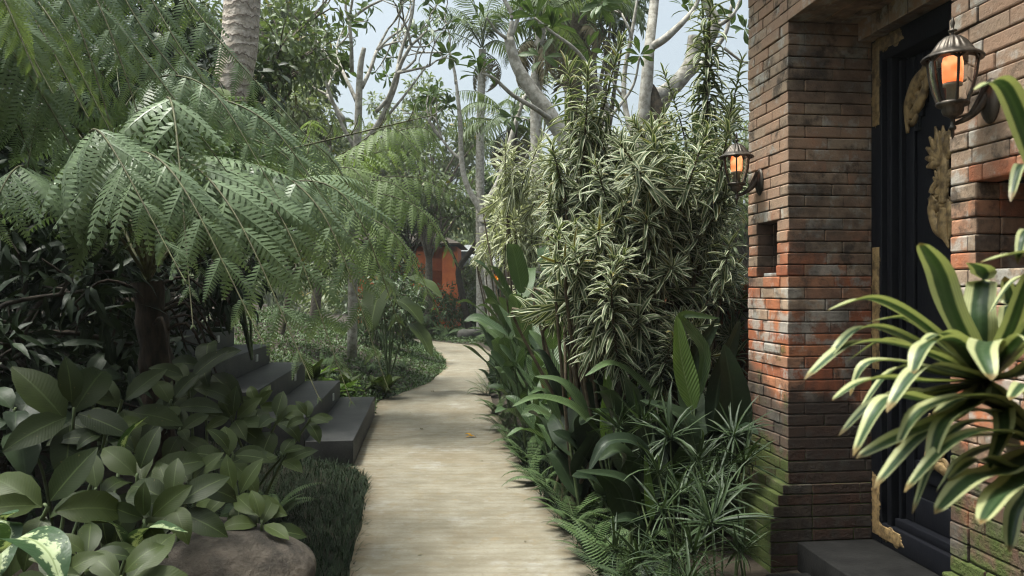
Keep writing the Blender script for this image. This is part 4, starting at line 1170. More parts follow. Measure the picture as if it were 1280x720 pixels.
# the near dracaena at the right edge, leaf by leaf
nd_root = empty("variegated_dracaena", (0.98, 1.25, 0.0), "large dracaena close up with broad cream-edged leaves in front of the door", "dracaena")
C1 = W(1232, 478, 1.25); C2 = W(1330, 300, 1.2); C3 = W(1300, 560, 1.22)
near = [  # (centre, mid point, tip, half width m, twist)
    (C1, [(1190, 395, 1.22), (1172, 340, 1.2), (1150, 303, 1.16)], 0.026, 0.2),
    (C1, [(1224, 400, 1.26), (1228, 345, 1.28), (1212, 328, 1.24)], 0.026, 0.0),
    (C1, [(1150, 405, 1.2), (1090, 375, 1.15), (1034, 388, 1.1)], 0.017, 0.3),
    (C1, [(1150, 432, 1.2), (1080, 410, 1.12), (1026, 458, 1.08)], 0.016, 0.2),
    (C1, [(1150, 440, 1.16), (1070, 430, 1.1), (1005, 474, 1.06)], 0.019, 0.1),
    (C1, [(1140, 455, 1.22), (1085, 455, 1.2), (1062, 495, 1.2)], 0.016, -0.1),
    (C1, [(1160, 478, 1.14), (1090, 475, 1.06), (1040, 500, 1.02)], 0.018, 0.3),
    (C1, [(1195, 430, 1.1), (1160, 432, 1.0), (1140, 470, 0.97)], 0.022, 0.4),
    (C1, [(1235, 430, 1.1), (1228, 440, 1.0), (1240, 475, 0.95)], 0.022, 0.0),
    (C1, [(1160, 500, 1.1), (1110, 500, 1.0), (1066, 570, 0.97)], 0.021, 0.3),
    (C1, [(1190, 520, 1.1), (1130, 545, 1.0), (1070, 573, 0.98)], 0.018, -0.2),
    (C3, [(1230, 515, 1.12), (1160, 540, 1.05), (1092, 610, 1.0)], 0.021, 0.2),
    (C3, [(1250, 545, 1.1), (1180, 560, 1.02), (1140, 642, 1.0)], 0.014, 0.3),
    (C3, [(1240, 500, 1.1), (1160, 510, 1.0), (1120, 560, 0.98)], 0.020, 0.2),
    (C3, [(1255, 590, 1.05), (1215, 600, 0.98), (1168, 642, 0.96)], 0.023, -0.1),
    (C3, [(1275, 600, 1.05), (1250, 620, 0.97), (1225, 655, 0.93)], 0.023, 0.1),
    (C1, [(1265, 410, 1.15), (1290, 345, 1.1), (1330, 320, 1.05)], 0.016, 0.2),
    (C1, [(1270, 440, 1.12), (1300, 400, 1.05), (1350, 410, 1.0)], 0.018, 0.2),
    (C1, [(1275, 470, 1.1), (1310, 450, 1.02), (1350, 490, 1.0)], 0.02, 0.2),
    (C2, [(1290, 190, 1.15), (1255, 108, 1.1), (1218, 112, 1.05)], 0.020, 0.2),
    (C2, [(1300, 230, 1.15), (1278, 205, 1.08), (1263, 252, 1.05)], 0.012, 0.2),
    (C2, [(1300, 320, 1.15), (1270, 318, 1.08), (1225, 328, 1.05)], 0.014, 0.2),
    (C2, [(1300, 290, 1.15), (1282, 290, 1.1), (1272, 330, 1.08)], 0.012, 0.2),
    (C2, [(1310, 340, 1.2), (1270, 350, 1.2), (1235, 395, 1.2)], 0.013, 0.2),
    (C2, [(1370, 220, 1.2), (1420, 160, 1.15), (1470, 180, 1.1)], 0.02, 0.2),
    (C2, [(1380, 280, 1.15), (1440, 270, 1.1), (1490, 320, 1.05)], 0.02, 0.2),
    (C3, [(1340, 520, 1.15), (1400, 500, 1.1), (1460, 540, 1.05)], 0.02, 0.2),
    (C1, [(1195, 465, 1.08), (1150, 462, 0.98), (1108, 515, 0.94)], 0.019, 0.2),
    (C1, [(1215, 505, 1.08), (1180, 530, 1.0), (1160, 590, 0.97)], 0.017, 0.2),
    (C3, [(1262, 585, 1.1), (1225, 575, 1.02), (1185, 600, 0.98)], 0.018, 0.3),
    (C1, [(1185, 440, 1.25), (1135, 400, 1.25), (1085, 402, 1.22)], 0.015, 0.3),
    (C1, [(1170, 490, 1.15), (1100, 500, 1.1), (1048, 545, 1.07)], 0.015, 0.2),
    (C3, [(1245, 540, 1.05), (1190, 555, 0.98), (1130, 615, 0.95)], 0.018, 0.2),
    (C1, [(1262, 440, 1.1), (1285, 420, 1.02), (1305, 450, 0.97)], 0.018, 0.2),
    (C1, [(1170, 450, 1.3), (1110, 425, 1.32), (1058, 452, 1.34)], 0.014, 0.2),
    (C1, [(1165, 490, 1.2), (1120, 492, 1.15), (1085, 530, 1.12)], 0.016, 0.3),
    (C1, [(1200, 500, 1.25), (1150, 520, 1.25), (1118, 575, 1.25)], 0.014, 0.2),
    (C1, [(1210, 440, 1.2), (1180, 418, 1.1), (1150, 430, 1.02)], 0.017, 0.3),
    (C1, [(1255, 430, 1.3), (1262, 380, 1.32), (1256, 345, 1.3)], 0.018, 0.2),
    (C3, [(1250, 530, 1.18), (1200, 535, 1.15), (1155, 590, 1.12)], 0.016, 0.2),
    (C3, [(1240, 560, 1.15), (1200, 580, 1.1), (1170, 615, 1.1)], 0.013, 0.2),
    (C3, [(1290, 610, 1.2), (1270, 640, 1.15), (1262, 690, 1.1)], 0.018, 0.2),
    (C3, [(1262, 520, 1.15), (1210, 500, 1.08), (1165, 520, 1.02)], 0.018, 0.2),
    (C1, [(1250, 500, 1.15), (1255, 540, 1.08), (1235, 590, 1.05)], 0.016, 0.2),
    (C1, [(1180, 470, 1.2), (1120, 462, 1.18), (1070, 520, 1.15)], 0.015, 0.4),
    (C3, [(1300, 510, 1.05), (1285, 480, 0.98), (1262, 500, 0.93)], 0.017, 0.2),
]
groups = {}
for (c, pts, w, tw) in near:
    k = 0 if c is C1 else 1 if c is C2 else 2
    groups.setdefault(k, MB())
    p = [c] + [W(*q) for q in pts]
    curve_leaf(groups[k], p, w, 'strap', 22, 9, 0.3, twist=tw, wave=0.05)
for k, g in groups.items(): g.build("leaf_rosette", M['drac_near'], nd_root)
b = MB()
stem0 = np.array([0.98, 1.25, -0.02])
for c in (C1, C2, C3): b.tube(spline([stem0, np.array([0.96, 1.26, 0.6]), c - UP * 0.12 + np.array([0.06, 0.02, 0]), c], 16), np.linspace(0.017, 0.009, 16), 8)
b.build("cane", M['brown_stem'], nd_root)

# ------------------------------------------------------------------ cannas and gingers on the right
can = "canna clumps along the right edge of the path"


def canna(base, label, n, h, spread, ll, mat='canna', leaves=5, group=can, lean=0.13):
    base = np.array(base, float)
    root = empty("canna_plant", base, label, "canna", group)
    for i in range(n):
        th = rng.uniform(0, 6.28); r = spread * math.sqrt(rng.random())
        g = base + np.array([r * math.cos(th), r * math.sin(th), 0]); hh = h * rng.uniform(0.7, 1.1)
        top = g + np.array([math.cos(th) * lean * hh, math.sin(th) * lean * hh, hh * 0.85])
        c = spline([g - UP * 0.03, g * 0.5 + top * 0.5, top], 12)
        b = MB(); b.tube(c, np.linspace(0.014, 0.007, 12), 7); b.build("stalk", M['green_stem'], root)
        for k in range(leaves):
            t = 0.25 + 0.75 * k / (leaves - 1); p = c[int(t * 11)]; az = th + k * 3.14 + rng.normal(0, 0.5)
            el = rng.uniform(0.6, 1.25); L = ll * rng.uniform(0.75, 1.15)
            d = np.array([math.cos(az) * math.cos(el), math.sin(az) * math.cos(el), math.sin(el)])
            o = np.array([math.cos(az), math.sin(az), 0]); q = rng.uniform(0.05, 0.55)
            pts = [p, p + d * L * 0.35, p + d * L * 0.72 + o * L * 0.1 * q - UP * L * 0.1 * q, p + d * L * 0.95 + o * L * 0.25 * q - UP * L * 0.5 * q]
            b = MB(); curve_leaf(b, pts, L * rng.uniform(0.14, 0.185), 'lance', 12, 5, 0.22, twist=rng.normal(0, 0.5), wave=0.06)
            b.build("leaf", M[mat], root)
    return root


canna((0.34, 9.0, 0.04), "clump of tall upright canna leaves at the path edge below the pale dracaena", 10, 1.8, 0.4, 0.72)
canna((0.47, 7.9, 0.05), "canna clump with broad glossy leaves in front of the striped shrub", 8, 1.35, 0.35, 0.65)
canna((0.15, 10.6, 0.04), "smaller canna clump further up the path with arching leaves", 8, 1.3, 0.4, 0.6)
canna((0.05, 12.6, 0.04), "far canna clump at the bend with pale narrow leaves", 6, 1.2, 0.35, 0.55)
canna((0.42, 7.0, 0.05), "low canna clump with long leaves spreading over the path edge", 5, 0.75, 0.25, 0.55, lean=0.5)
canna((0.40, 7.2, 0.05), "broad canna clump between the low canna and the tall ones, leaves overlapping the path edge", 7, 1.15, 0.3, 0.62)
canna((0.58, 6.3, 0.05), "canna clump with dark broad leaves under the nearest striped shrub", 6, 0.95, 0.25, 0.6)
canna((0.62, 5.45, 0.05), "canna clump with wide dark leaves in front of the striped shrub canes", 6, 0.8, 0.22, 0.62, "dark_leaf")
canna((0.92, 5.05, 0.06), "canna clump with wide dark leaves under the bushy striped shrub", 6, 0.75, 0.22, 0.6, "dark_leaf")
canna((0.95, 6.9, 0.05), "canna clump hidden deep behind the striped shrub", 5, 1.9, 0.3, 0.6)


def leaf_plant(name, label, cat, base, leaves, mat, stem_mat='green_stem', group=None, shape='lance', nac=7, fold=0.3):
    """plant whose leaves are drawn one by one: (points, half width, twist)"""
    base = np.array(base, float); root = empty(name, base, label, cat, group)
    for (pts, w, tw, *mm) in leaves:
        p = [W(*q) for q in pts]
        vert = abs(norm(p[-1] - p[0])[2]) > 0.75
        b = MB(); curve_leaf(b, p, w, shape, 16, nac, fold, up=(0.15, -1, 0.1) if vert else (0, -0.6, 0.8), twist=tw, wave=0.05); b.build("leaf", M[mm[0] if mm else mat], root)
        b = MB(); m = base * 0.4 + p[0] * 0.6; m[2] = base[2] + 0.5 * (p[0][2] - base[2])
        b.tube(spline([base - UP * 0.03, m, p[0] + (p[1] - p[0]) * 0.06], 10), np.linspace(0.012, 0.006, 10), 6); b.build("stalk", M[stem_mat], root)
    return root


leaf_plant("ginger_plant", "ginger plant with one upright light green leaf amid the dark path-side leaves", "ginger", (0.72, 5.25, 0.06), [
    ([(758, 556, 5.1), (760, 505, 5.1), (757, 462, 5.1)], 0.062, 0.2, 'canna_light'),
    ([(845, 530, 5.1), (805, 482, 5.0), (765, 455, 4.9), (731, 470, 4.8)], 0.05, 0.2),
    ([(752, 545, 5.2), (715, 508, 5.1), (672, 497, 5.0), (640, 508, 4.9)], 0.045, 0.2),
    ([(805, 545, 5.0), (775, 520, 4.9), (740, 512, 4.8)], 0.05, 0.2),
    ([(738, 520, 5.4), (705, 480, 5.4), (668, 470, 5.4)], 0.05, 0.3),
    ([(700, 525, 5.6), (680, 490, 5.6), (662, 492, 5.5)], 0.04, 0.3),
], 'canna')
leaf_plant("ginger_plant", "ginger plant with a tall rolled leaf standing pale and upright below the striped heads", "ginger", (1.05, 4.75, 0.08), [
    ([(866, 512, 4.7), (852, 450, 4.7), (846, 394, 4.7)], 0.075, 0.1, 'canna_light'),
    ([(868, 510, 4.8), (880, 440, 4.8), (850, 395, 4.75), (900, 398, 4.7)], 0.04, 0.3),
    ([(905, 560, 4.75), (915, 500, 4.7), (905, 430, 4.7)], 0.13, 0.2, 'dark_leaf'),
    ([(890, 550, 4.7), (900, 470, 4.8), (925, 400, 4.8)], 0.09, 0.4, 'dark_leaf'),
    ([(870, 560, 4.6), (850, 520, 4.6), (800, 500, 4.6)], 0.07, 0.2, 'dark_leaf'),
    ([(880, 560, 4.7), (860, 470, 4.9), (900, 395, 5.0)], 0.09, 0.2, 'dark_leaf'),
], 'canna')
leaf_plant("ginger_plant", "ginger plant with broad dark shiny leaves low over the narrow-leaved tufts", "ginger", (0.62, 4.35, 0.06), [
    ([(790, 620, 4.3), (775, 565, 4.2), (748, 575, 4.1)], 0.075, 0.2),
    ([(795, 625, 4.3), (800, 560, 4.2), (760, 552, 4.1), (735, 590, 4.05)], 0.055, 0.2),
    ([(790, 660, 4.2), (770, 610, 4.1), (745, 590, 4.0)], 0.08, -0.3),
    ([(815, 650, 4.2), (810, 610, 4.2), (806, 568, 4.2)], 0.032, 0.2, 'canna_light'),
    ([(800, 640, 4.1), (780, 600, 4.0), (720, 588, 3.9)], 0.045, 0.2),
    ([(800, 680, 4.0), (790, 650, 3.95), (760, 652, 3.9)], 0.05, 0.2),
], 'dark_leaf')
leaf_plant("banana_plant", "banana-like plant with a big plain green leaf standing behind the striped shrubs", "banana", (1.5, 6.6, 0.08), [
    ([(878, 300, 6.5), (880, 190, 6.5), (866, 140, 6.4)], 0.16, 0.2),
    ([(860, 320, 6.5), (850, 220, 6.5), (815, 160, 6.4)], 0.14, 0.3),
    ([(830, 330, 6.5), (815, 290, 6.4), (802, 255, 6.2)], 0.08, 0.3),
    ([(820, 330, 6.3), (812, 230, 6.3), (835, 170, 6.3)], 0.10, 0.3),
], 'canna')
leaf_plant("red_cordyline", "small cordyline with dark red leaves low among the cannas by the path", "cordyline", (0.33, 6.6, 0.05), [
    ([(690, 510, 6.5), (682, 492, 6.4), (676, 478, 6.3)], 0.025, 0.2),
    ([(695, 510, 6.5), (703, 492, 6.3), (714, 480, 6.2)], 0.025, 0.2),
    ([(690, 512, 6.4), (690, 494, 6.2), (698, 484, 6.0)], 0.03, 0.2),
    ([(690, 512, 6.4), (710, 500, 6.2), (722, 500, 6.1)], 0.025, 0.2),
], 'red_leaf')

# ------------------------------------------------------------------ ferns and tufts at the path edges


def sword_frond(L, n=24, arch=1.3, mat='sword'):
    b = MB(); s = np.linspace(0, 1, 26); th = 1.15 - arch * s ** 1.1
    c = np.stack([np.cumsum(np.cos(th)) / 26 * L, 0.02 * np.sin(s * 3), np.cumsum(np.sin(th)) / 26 * L], -1)
    b.tube(c, np.linspace(0.003, 0.0012, 26), 4, mi=1)
    t = np.linspace(0.12, 0.99, n); P = np.stack([np.interp(t, s, c[:, i]) for i in range(3)], -1); T = norm(np.gradient(P, axis=0))
    Nn = np.cross(np.broadcast_to([0, -1, 0], T.shape), T) * -1
    ll = L * 0.14 * np.clip(t * 4, 0.3, 1) * (1.05 - t ** 3)
    lt = leaf(0.16, 'strap', 2, 2, 0, 0, 0.4)
    for sg in (1, -1):
        b.scatter(lt, P, T * 0.3 + np.array([0, sg, 0]) * 0.95 - UP * 0.12, np.array([0.0, 0, 1]), ll)
    return b.data("frond", [M[mat], M['green_stem']])


SW = [sword_frond(0.5, 26, a) for a in (0.9, 1.4, 1.9)]
SW_DK = [sword_frond(0.5, 26, a, 'thin_grass') for a in (1.0, 1.6)]


def sword_fern(x, y, label, n=14, sc=1.0, data=SW, group="sword ferns along the path edges", z=None):
    zz = float(gz(x, y)) if z is None else z
    root = empty("sword_fern", (x, y, zz), label, "fern", group)
    for i in range(n):
        az = i * 2.4 + rng.normal(0, 0.3)
        place(data[int(rng.integers(0, len(data)))], "frond", root, (x + rng.normal(0, .03), y + rng.normal(0, .03), zz), (rng.normal(0, 0.2), rng.uniform(-0.35, 0.25), az), sc * rng.uniform(0.75, 1.15))
    return root


def umbrella_data(n, L):
    b = MB()
    az = rng.uniform(0, 6.28, n); el = rng.uniform(-0.35, 1.3, n) 
    X = np.stack([np.cos(az) * np.cos(el), np.sin(az) * np.cos(el), np.sin(el)], -1)
    tp = [leaf(0.028, 'strap', 4, 3, 0.4, 0, d, 1.5) for d in (0.2, 0.5, 0.9)]
    multi(b, tp, np.zeros((n, 3)) + rng.normal(0, 0.008, (n, 3)), X, UP, L * rng.uniform(0.6, 1.1, n))
    return b.data("leaf_spray", [M['thin_grass']])


UMB = [umbrella_data(n, 0.3) for n in (38, 46, 30)]


def tuft(heads, base, label, group="narrow-leaved tufts under the shrubs on the right", cat="spiky plant"):
    root = empty("spiky_plant", base, label, cat, group); base = np.array(base, float)
    for (px, py, d, sc) in heads:
        p = W(px, py, d); g = base + np.array([rng.normal(0, .06), rng.normal(0, .06), 0])
        place(UMB[int(rng.integers(0, 3))], "leaf_spray", root, p, (rng.normal(0.25, 0.25), rng.normal(0, 0.25), rng.uniform(0, 6.28)), sc)
        b = MB(); b.tube(spline([g - UP * 0.03, g * 0.4 + p * 0.6, p], 8), np.linspace(0.006, 0.004, 8), 5); b.build("stalk", M['green_stem'], root)


tuft([(838, 548, 4.3, 1.0), (805, 532, 4.6, 1.0), (775, 535, 4.7, .9), (822, 590, 4.1, .95)], (0.85, 4.4, 0.06), "spiky plant with several pale-tipped sprays in the middle of the right bed")
tuft([(918, 545, 4.3, .9), (930, 580, 4.2, .9), (905, 590, 4.2, .8)], (1.2, 4.25, 0.08), "spiky plant with fine sprays right against the mossy pillar foot")
tuft([(890, 655, 3.7, 1.0), (865, 690, 3.6, 0.9), (925, 690, 3.6, .8), (905, 620, 3.9, .8)], (0.95, 3.7, 0.06), "spiky plant with a bright star-shaped spray at the foot of the plinth")
tuft([(850, 620, 4.0, .9), (870, 580, 4.3, .9), (880, 610, 4.1, .8), (830, 640, 3.9, .9)], (0.92, 4.05, 0.06), "spiky plant filling the gap between the ginger and the pillar")
tuft([(800, 700, 3.7, .8), (840, 700, 3.6, .9), (770, 690, 3.8, .7), (860, 730, 3.4, .9)], (0.72, 3.65, 0.05), "spiky plant in the darkest corner at the bottom of the right bed")
tuft([(640, 455, 9.5, 0.9), (625, 470, 9.3, 0.9), (660, 475, 8.5, .9), (640, 490, 8.5, .8)], (0.05, 8.9, 0.04), "spiky plant leaning over the far path edge under the cannas")

for (x, y, s_, lab) in (
        (0.50, 4.75, .8, "bright sword fern hanging over the path edge beside the dark ginger leaves"),
        (0.58, 4.25, .85, "sword fern nearest the camera on the right path edge"),
        (0.44, 5.25, .8, "sword fern at the path edge under the upright light green leaf"),
        (0.36, 5.9, .8, "feathery sword fern where the right path edge bulges inward"),
        (0.27, 6.5, .75, "sword fern at the path edge below the red cordyline"),
        (0.17, 7.2, .75, "small sword fern in front of the low canna"),
        (0.06, 8.0, .8, "sword fern with grassy fronds halfway along the right edge"),
        (-0.08, 9.0, .8, "sword fern under the tall canna clump"),
        (-0.2, 10.2, .8, "far sword fern under the arching cannas"),
        (-0.36, 12.0, .9, "farthest sword fern on the right, at the bend"),
        (0.75, 4.9, .9, "sword fern tucked behind the dark ginger leaves"),
        (0.66, 3.75, .8, "dark sword fern at the very bottom of the right bed")):
    sword_fern(x, y, lab, 15, s_, SW if y > 4.5 else SW_DK + SW[:1])
sword_fern(-1.62, 5.35, "sword fern with bright fronds at the near corner of the steps", 9, 0.8)
sword_fern(-1.85, 5.05, "sword fern half hidden under the broad leaves by the dark grass", 10, 0.9)

# dark mondo grass and creeping groundcover
def mondo():
    b = MB(); n = 22000
    y = rng.uniform(3.0, 7.1, n); x = Lx(y) - 0.02 - rng.random(n) ** 1.1 * 1.35
    z = gz(x, y); az = rng.uniform(0, 6.28, n); el = rng.uniform(0.7, 1.5, n)
    X = np.stack([np.cos(az) * np.cos(el), np.sin(az) * np.cos(el), np.sin(el)], -1)
    multi(b, T_BLADE, np.stack([x, y, z - 0.01], -1), X, UP, rng.uniform(0.06, 0.13, n))
    tag(b.build("mondo_grass", M['mondo']), "dark dwarf grass between the broad leaves and the path", "grass", kind='stuff')
    b = MB(); n = 5200
    y = rng.uniform(3.3, 8.8, n); x = Rx(y) + 0.0 + rng.random(n) ** 1.3 * 0.5
    z = gz(x, y); az = rng.uniform(0, 6.28, n); el = rng.uniform(0.7, 1.5, n)
    X = np.stack([np.cos(az) * np.cos(el), np.sin(az) * np.cos(el), np.sin(el)], -1)
    multi(b, T_BLADE, np.stack([x, y, z - 0.01], -1), X, UP, rng.uniform(0.08, 0.18, n))
    tag(b.build("edge_grass", M['mondo']), "dark grass edging along the right side of the path", "grass", kind='stuff')


mondo()


def cover():
    b = MB(); n = 40000
    y = 10.0 + 15.5 * rng.random(n) ** 1.6; w = rng.random(n) ** 1.15 * 4.2
    x = Lx(y) - 0.02 - w
    k = y < 10.4; x = np.where(k & (x > -1.72 - 0.05), x - 0.2, x)
    hgt = 0.02 + 0.03 * (np.sin(x * 5) + np.sin(y * 4.1 + x))
    z = gz(x, y) + rng.random(n) * np.clip(hgt + 0.04, 0.03, 0.2)
    d = rand_dirs(n, 0.5)
    multi(b, T_SMALL, np.stack([x, y, z], -1), d, rand_dirs(n, 2.0), rng.uniform(0.035, 0.075, n))
    tag(b.build("creeping_groundcover", M['cover']), "low green creeping groundcover on the bank beside the bend", "groundcover", kind='stuff')
    b = MB(); n = 16000
    y = 23.4 + 9 * rng.random(n); xx = rng.uniform(-4.0, 3.0, n)
    ok = (xx > Rx(y) + 0.1); y = y[ok]; xx = xx[ok]; n = len(y)
    z = gz(xx, y) + rng.random(n) * 0.12
    multi(b, T_SMALL, np.stack([xx, y, z], -1), rand_dirs(n, 0.5), rand_dirs(n, 2.0), rng.uniform(0.05, 0.1, n))
    tag(b.build("border_groundcover", M['cover']), "low planting on the outer side of the bend", "groundcover", kind='stuff')


cover()


# ------------------------------------------------------------------ broad-leaved plants lower left
def whorl_data(n, L, mat, low=0.0):
    b = MB(); az = np.arange(n) * 2.39996 + rng.normal(0, 0.2, n); u = np.arange(n) / (n - 1)
    el = 0.05 + low + 0.5 * u ** 1.3 + rng.normal(0, 0.1, n)
    X = np.stack([np.cos(az) * np.cos(el), np.sin(az) * np.cos(el), np.sin(el)], -1)
    P = np.stack([0.02 * np.cos(az), 0.02 * np.sin(az), (u - 1) * 0.10], -1)
    multi(b, T_ELL, P, X, UP, L * (1.05 - 0.35 * u) * rng.uniform(0.88, 1.1, n))
    return b.data("leaf_whorl", [M[mat]])


WH = [whorl_data(n, 0.25, 'broad') for n in (6, 7, 8, 6)]
WH_P = [whorl_data(n, 0.22, 'broad_pale') for n in (6, 7, 8)]
lowg = "broad-leaved plants in the lower left bed"


def broad(base, heads, label, data=WH, stem='green_stem'):
    base = np.array(base, float); root = empty("broadleaf_plant", base, label, "leafy plant", lowg)
    for (px, py, d, sc) in heads:
        if len(heads) > 3 and rng.random() < 0.2: continue
        if px > 262 and py < 560: py += 20
        p = W(px, py, d); g = base + np.array([rng.normal(0, .08), rng.normal(0, .08), 0])
        tilt = (rng.normal(0.72, 0.2), rng.normal(0.1, 0.2), rng.uniform(0, 6.28))
        mt = Matrix.Rotation(tilt[0], 3, 'X') @ Matrix.Rotation(tilt[1], 3, 'Y') @ Matrix.Rotation(tilt[2], 3, 'Z')
        place(data[int(rng.integers(0, len(data)))], "leaf_whorl", root, p, mt, sc * rng.uniform(0.8, 1.3))
        b = MB(); b.tube(spline([g - UP * 0.03, g * 0.5 + p * 0.5 + np.array([0, .05, .05]), p - UP * 0.04, p], 10), np.linspace(0.010, 0.006, 10), 6)
        b.build("stem", M[stem], root)


def bz(x, y): return (x, y, float(gz(x, y)))


broad(bz(-1.6, 3.5), [(172, 592, 3.35, 1.0), (215, 625, 3.2, .85), (120, 610, 3.2, .9), (180, 650, 3.0, .9), (235, 600, 3.5, .9)], "plant with a wide open star of mid green leaves left of the boulder")
broad(bz(-2.1, 3.7), [(92, 510, 3.7, 1.15), (60, 560, 3.4, 1.0), (130, 540, 3.7, 1.0), (150, 500, 4.0, 1.0)], "plant with the tallest upright leaves above the others in the lower left bed")
broad(bz(-2.0, 3.0), [(20, 590, 2.9, 1.1), (-15, 540, 3.1, 1.2), (0, 630, 2.7, 1.0), (55, 630, 2.8, .9)], "plant with big dark leaves cut by the left edge of the view")
broad(bz(-1.75, 2.75), [(110, 690, 2.7, .85), (150, 720, 2.6, .8), (60, 720, 2.5, .8), (190, 700, 2.75, .75), (175, 680, 2.9, .8)], "low plant with rounded leaves in front of the boulder, at the bottom edge")
broad(bz(-1.85, 4.6), [(235, 470, 4.6, 1.0), (215, 500, 4.4, .9), (255, 455, 4.8, .9), (200, 465, 4.7, .9), (225, 535, 4.2, .9)], "plant with drooping leaves beside the tree fern trunk")
broad(bz(-1.65, 4.9), [(290, 500, 4.7, 1.0), (320, 485, 4.9, .9), (345, 500, 4.8, .95), (372, 520, 4.7, .85), (350, 545, 4.6, .85), (385, 500, 4.8, .6)], "pale green plant leaning toward the steps with arching leaves", WH_P)
broad(bz(-1.6, 4.25), [(268, 550, 4.2, 1.0), (290, 565, 4.1, .9), (250, 570, 4.0, .95), (275, 600, 3.9, .9), (300, 530, 4.4, .9)], "pale-leaved plant between the star-leaved plant and the dark grass", WH_P)
broad(bz(-1.35, 3.95), [(327, 650, 3.7, .85), (290, 615, 3.8, .85)], "single leafy stem with drooping pale leaves lying over the boulder", WH_P)
broad(bz(-2.4, 4.4), [(110, 470, 4.6, 1.0), (60, 500, 4.3, 1.1), (20, 510, 4.0, 1.2), (160, 450, 4.9, .9)], "shaded plant behind the tall upright leaves, at the foot of the tree fern", [whorl_data(8, 0.25, 'dark_leaf'), whorl_data(7, 0.25, 'dark_leaf')])

# spotted dieffenbachia at the bottom left corner
df = empty("dieffenbachia", bz(-1.75, 2.35), "plant with white-spotted leaves at the bottom left corner", "dieffenbachia")
for (pts, w) in (([(-10, 700, 2.4), (25, 672, 2.35), (60, 690, 2.3), (78, 735, 2.25)], 0.075), ([(-5, 690, 2.5), (-30, 660, 2.4), (-70, 680, 2.3)], 0.08), ([(10, 740, 2.3), (50, 740, 2.2), (80, 780, 2.2)], 0.07), ([(0, 720, 2.5), (5, 655, 2.6), (20, 640, 2.6)], 0.06)):
    b = MB(); curve_leaf(b, [W(*q) for q in pts], w, 'ellip', 16, 9, 0.25, wave=0.04); b.build("leaf", M['dief'], df)
    b = MB(); p = W(*pts[0]); g = np.array(df.location); b.tube(spline([g, g * .4 + p * .6, p], 8), 0.009, 6); b.build("stem", M['green_stem'], df)
df2 = empty("dieffenbachia", bz(-1.65, 3.05), "spotted-leaved plant half hidden under the star-leaved plant by the boulder", "dieffenbachia")
for (pts, w) in (([(160, 690, 3.0), (140, 655, 2.95), (100, 650, 2.9)], 0.05), ([(165, 690, 3.0), (185, 660, 2.95), (235, 665, 2.9)], 0.05), ([(150, 580, 3.6), (160, 545, 3.6), (185, 520, 3.6)], 0.05)):
    b = MB(); curve_leaf(b, [W(*q) for q in pts], w, 'ellip', 14, 7, 0.25, wave=0.04); b.build("leaf", M['dief'], df2)
    b = MB(); p = W(*pts[0]); g = np.array(df2.location); b.tube(spline([g, g * .4 + p * .6, p], 8), 0.008, 6); b.build("stem", M['green_stem'], df2)


def rock(c, r, label, mat, name="boulder", seed=0):
    bm = bmesh.new(); bmesh.ops.create_icosphere(bm, subdivisions=5, radius=1)
    rg = np.random.default_rng(seed); ph = rg.uniform(0, 6.28, 8); ks = rg.normal(0, 1.6, (8, 3))
    for v in bm.verts:
        p = np.array(v.co); k = 1 + 0.07 * sum(math.sin(ks[i] @ p + ph[i]) for i in range(8)) + 0.012 * math.sin(9 * p[0] + 4 * p[1]) * math.sin(8 * p[2])
        p = np.sign(p) * np.abs(p) ** 0.85 * k; v.co = Vector(p * np.array(r) + np.array(c))
    me = bpy.data.meshes.new(name); bm.to_mesh(me); bm.free()
    for p in me.polygons: p.use_smooth = True
    me.materials.append(M[mat]); o = bpy.data.objects.new(name, me); COL.objects.link(o)
    return tag(o, label, "rock")


rock(W(288, 728, 3.7) , (0.41, 0.36, 0.30), "smooth brown boulder among the broad leaves in the lower left", 'rock', seed=4)
rock(np.array([-1.35, 25.6, 0.05]), (0.36, 0.3, 0.27), "grey garden rock beyond the bend of the path", 'rock_dark', seed=8)
rock(np.array([-3.9, 9.4, 1.25]), (0.3, 0.3, 0.2), "small grey rock at the top of the steps", 'rock_dark', seed=9)

# fallen leaves on the path
for (px, py, s_, mt, lab, rz) in ((590, 547, 0.13, 'yellow_leaf', "curled yellow fallen leaf in the middle of the path", 0.3), (543, 490, 0.10, 'dead', "flat brown fallen leaf near the far bed edge", 1.2), (532, 537, 0.07, 'dead', "small thin brown leaf scrap left of the yellow leaf", 2.0), (570, 622, 0.03, 'dead', "tiny dark leaf bit on the near part of the path", 0.6)):
    y = (EYE - 0.025) * 1000 / (py - 362); x = (px - 640) / 1000 * y
    b = MB(); b.scatter(leaf(0.24, 'ellip', 6, 5, 0.5, 0.3, 1.1, curl=0.3), [(x - s_ / 2, y, 0.028)], [(math.cos(rz), math.sin(rz), 0.1)], [(0, 0, 1)], [s_])
    if mt == 'yellow_leaf': b.scatter(leaf(0.2, 'ellip', 6, 5, 0.5, 0.5, 1.3), [(x, y, 0.03)], [(math.cos(rz + 2.4), math.sin(rz + 2.4), 0.3)], [(0, 0, 1)], [s_ * .8])
    tag(b.build("fallen_leaf", M[mt]), lab, "fallen leaf")

for i in range(14):
    y = rng.uniform(4.6, 12); x = rng.uniform(Lx(y) + 0.08, Rx(y) - 0.08); rz = rng.uniform(0, 6.28)
    b = MB(); b.scatter(leaf(0.2, 'ellip', 4, 3, 0.5, 0.2, 1.0), [(x, y, 0.027)], [(math.cos(rz), math.sin(rz), 0.05)], [(0, 0, 1)], [rng.uniform(0.015, 0.04)])
    tag(b.build("fallen_leaf", M['dead']), "tiny dry leaf scrap lying on the pale path", "fallen leaf", "tiny leaf scraps on the path")

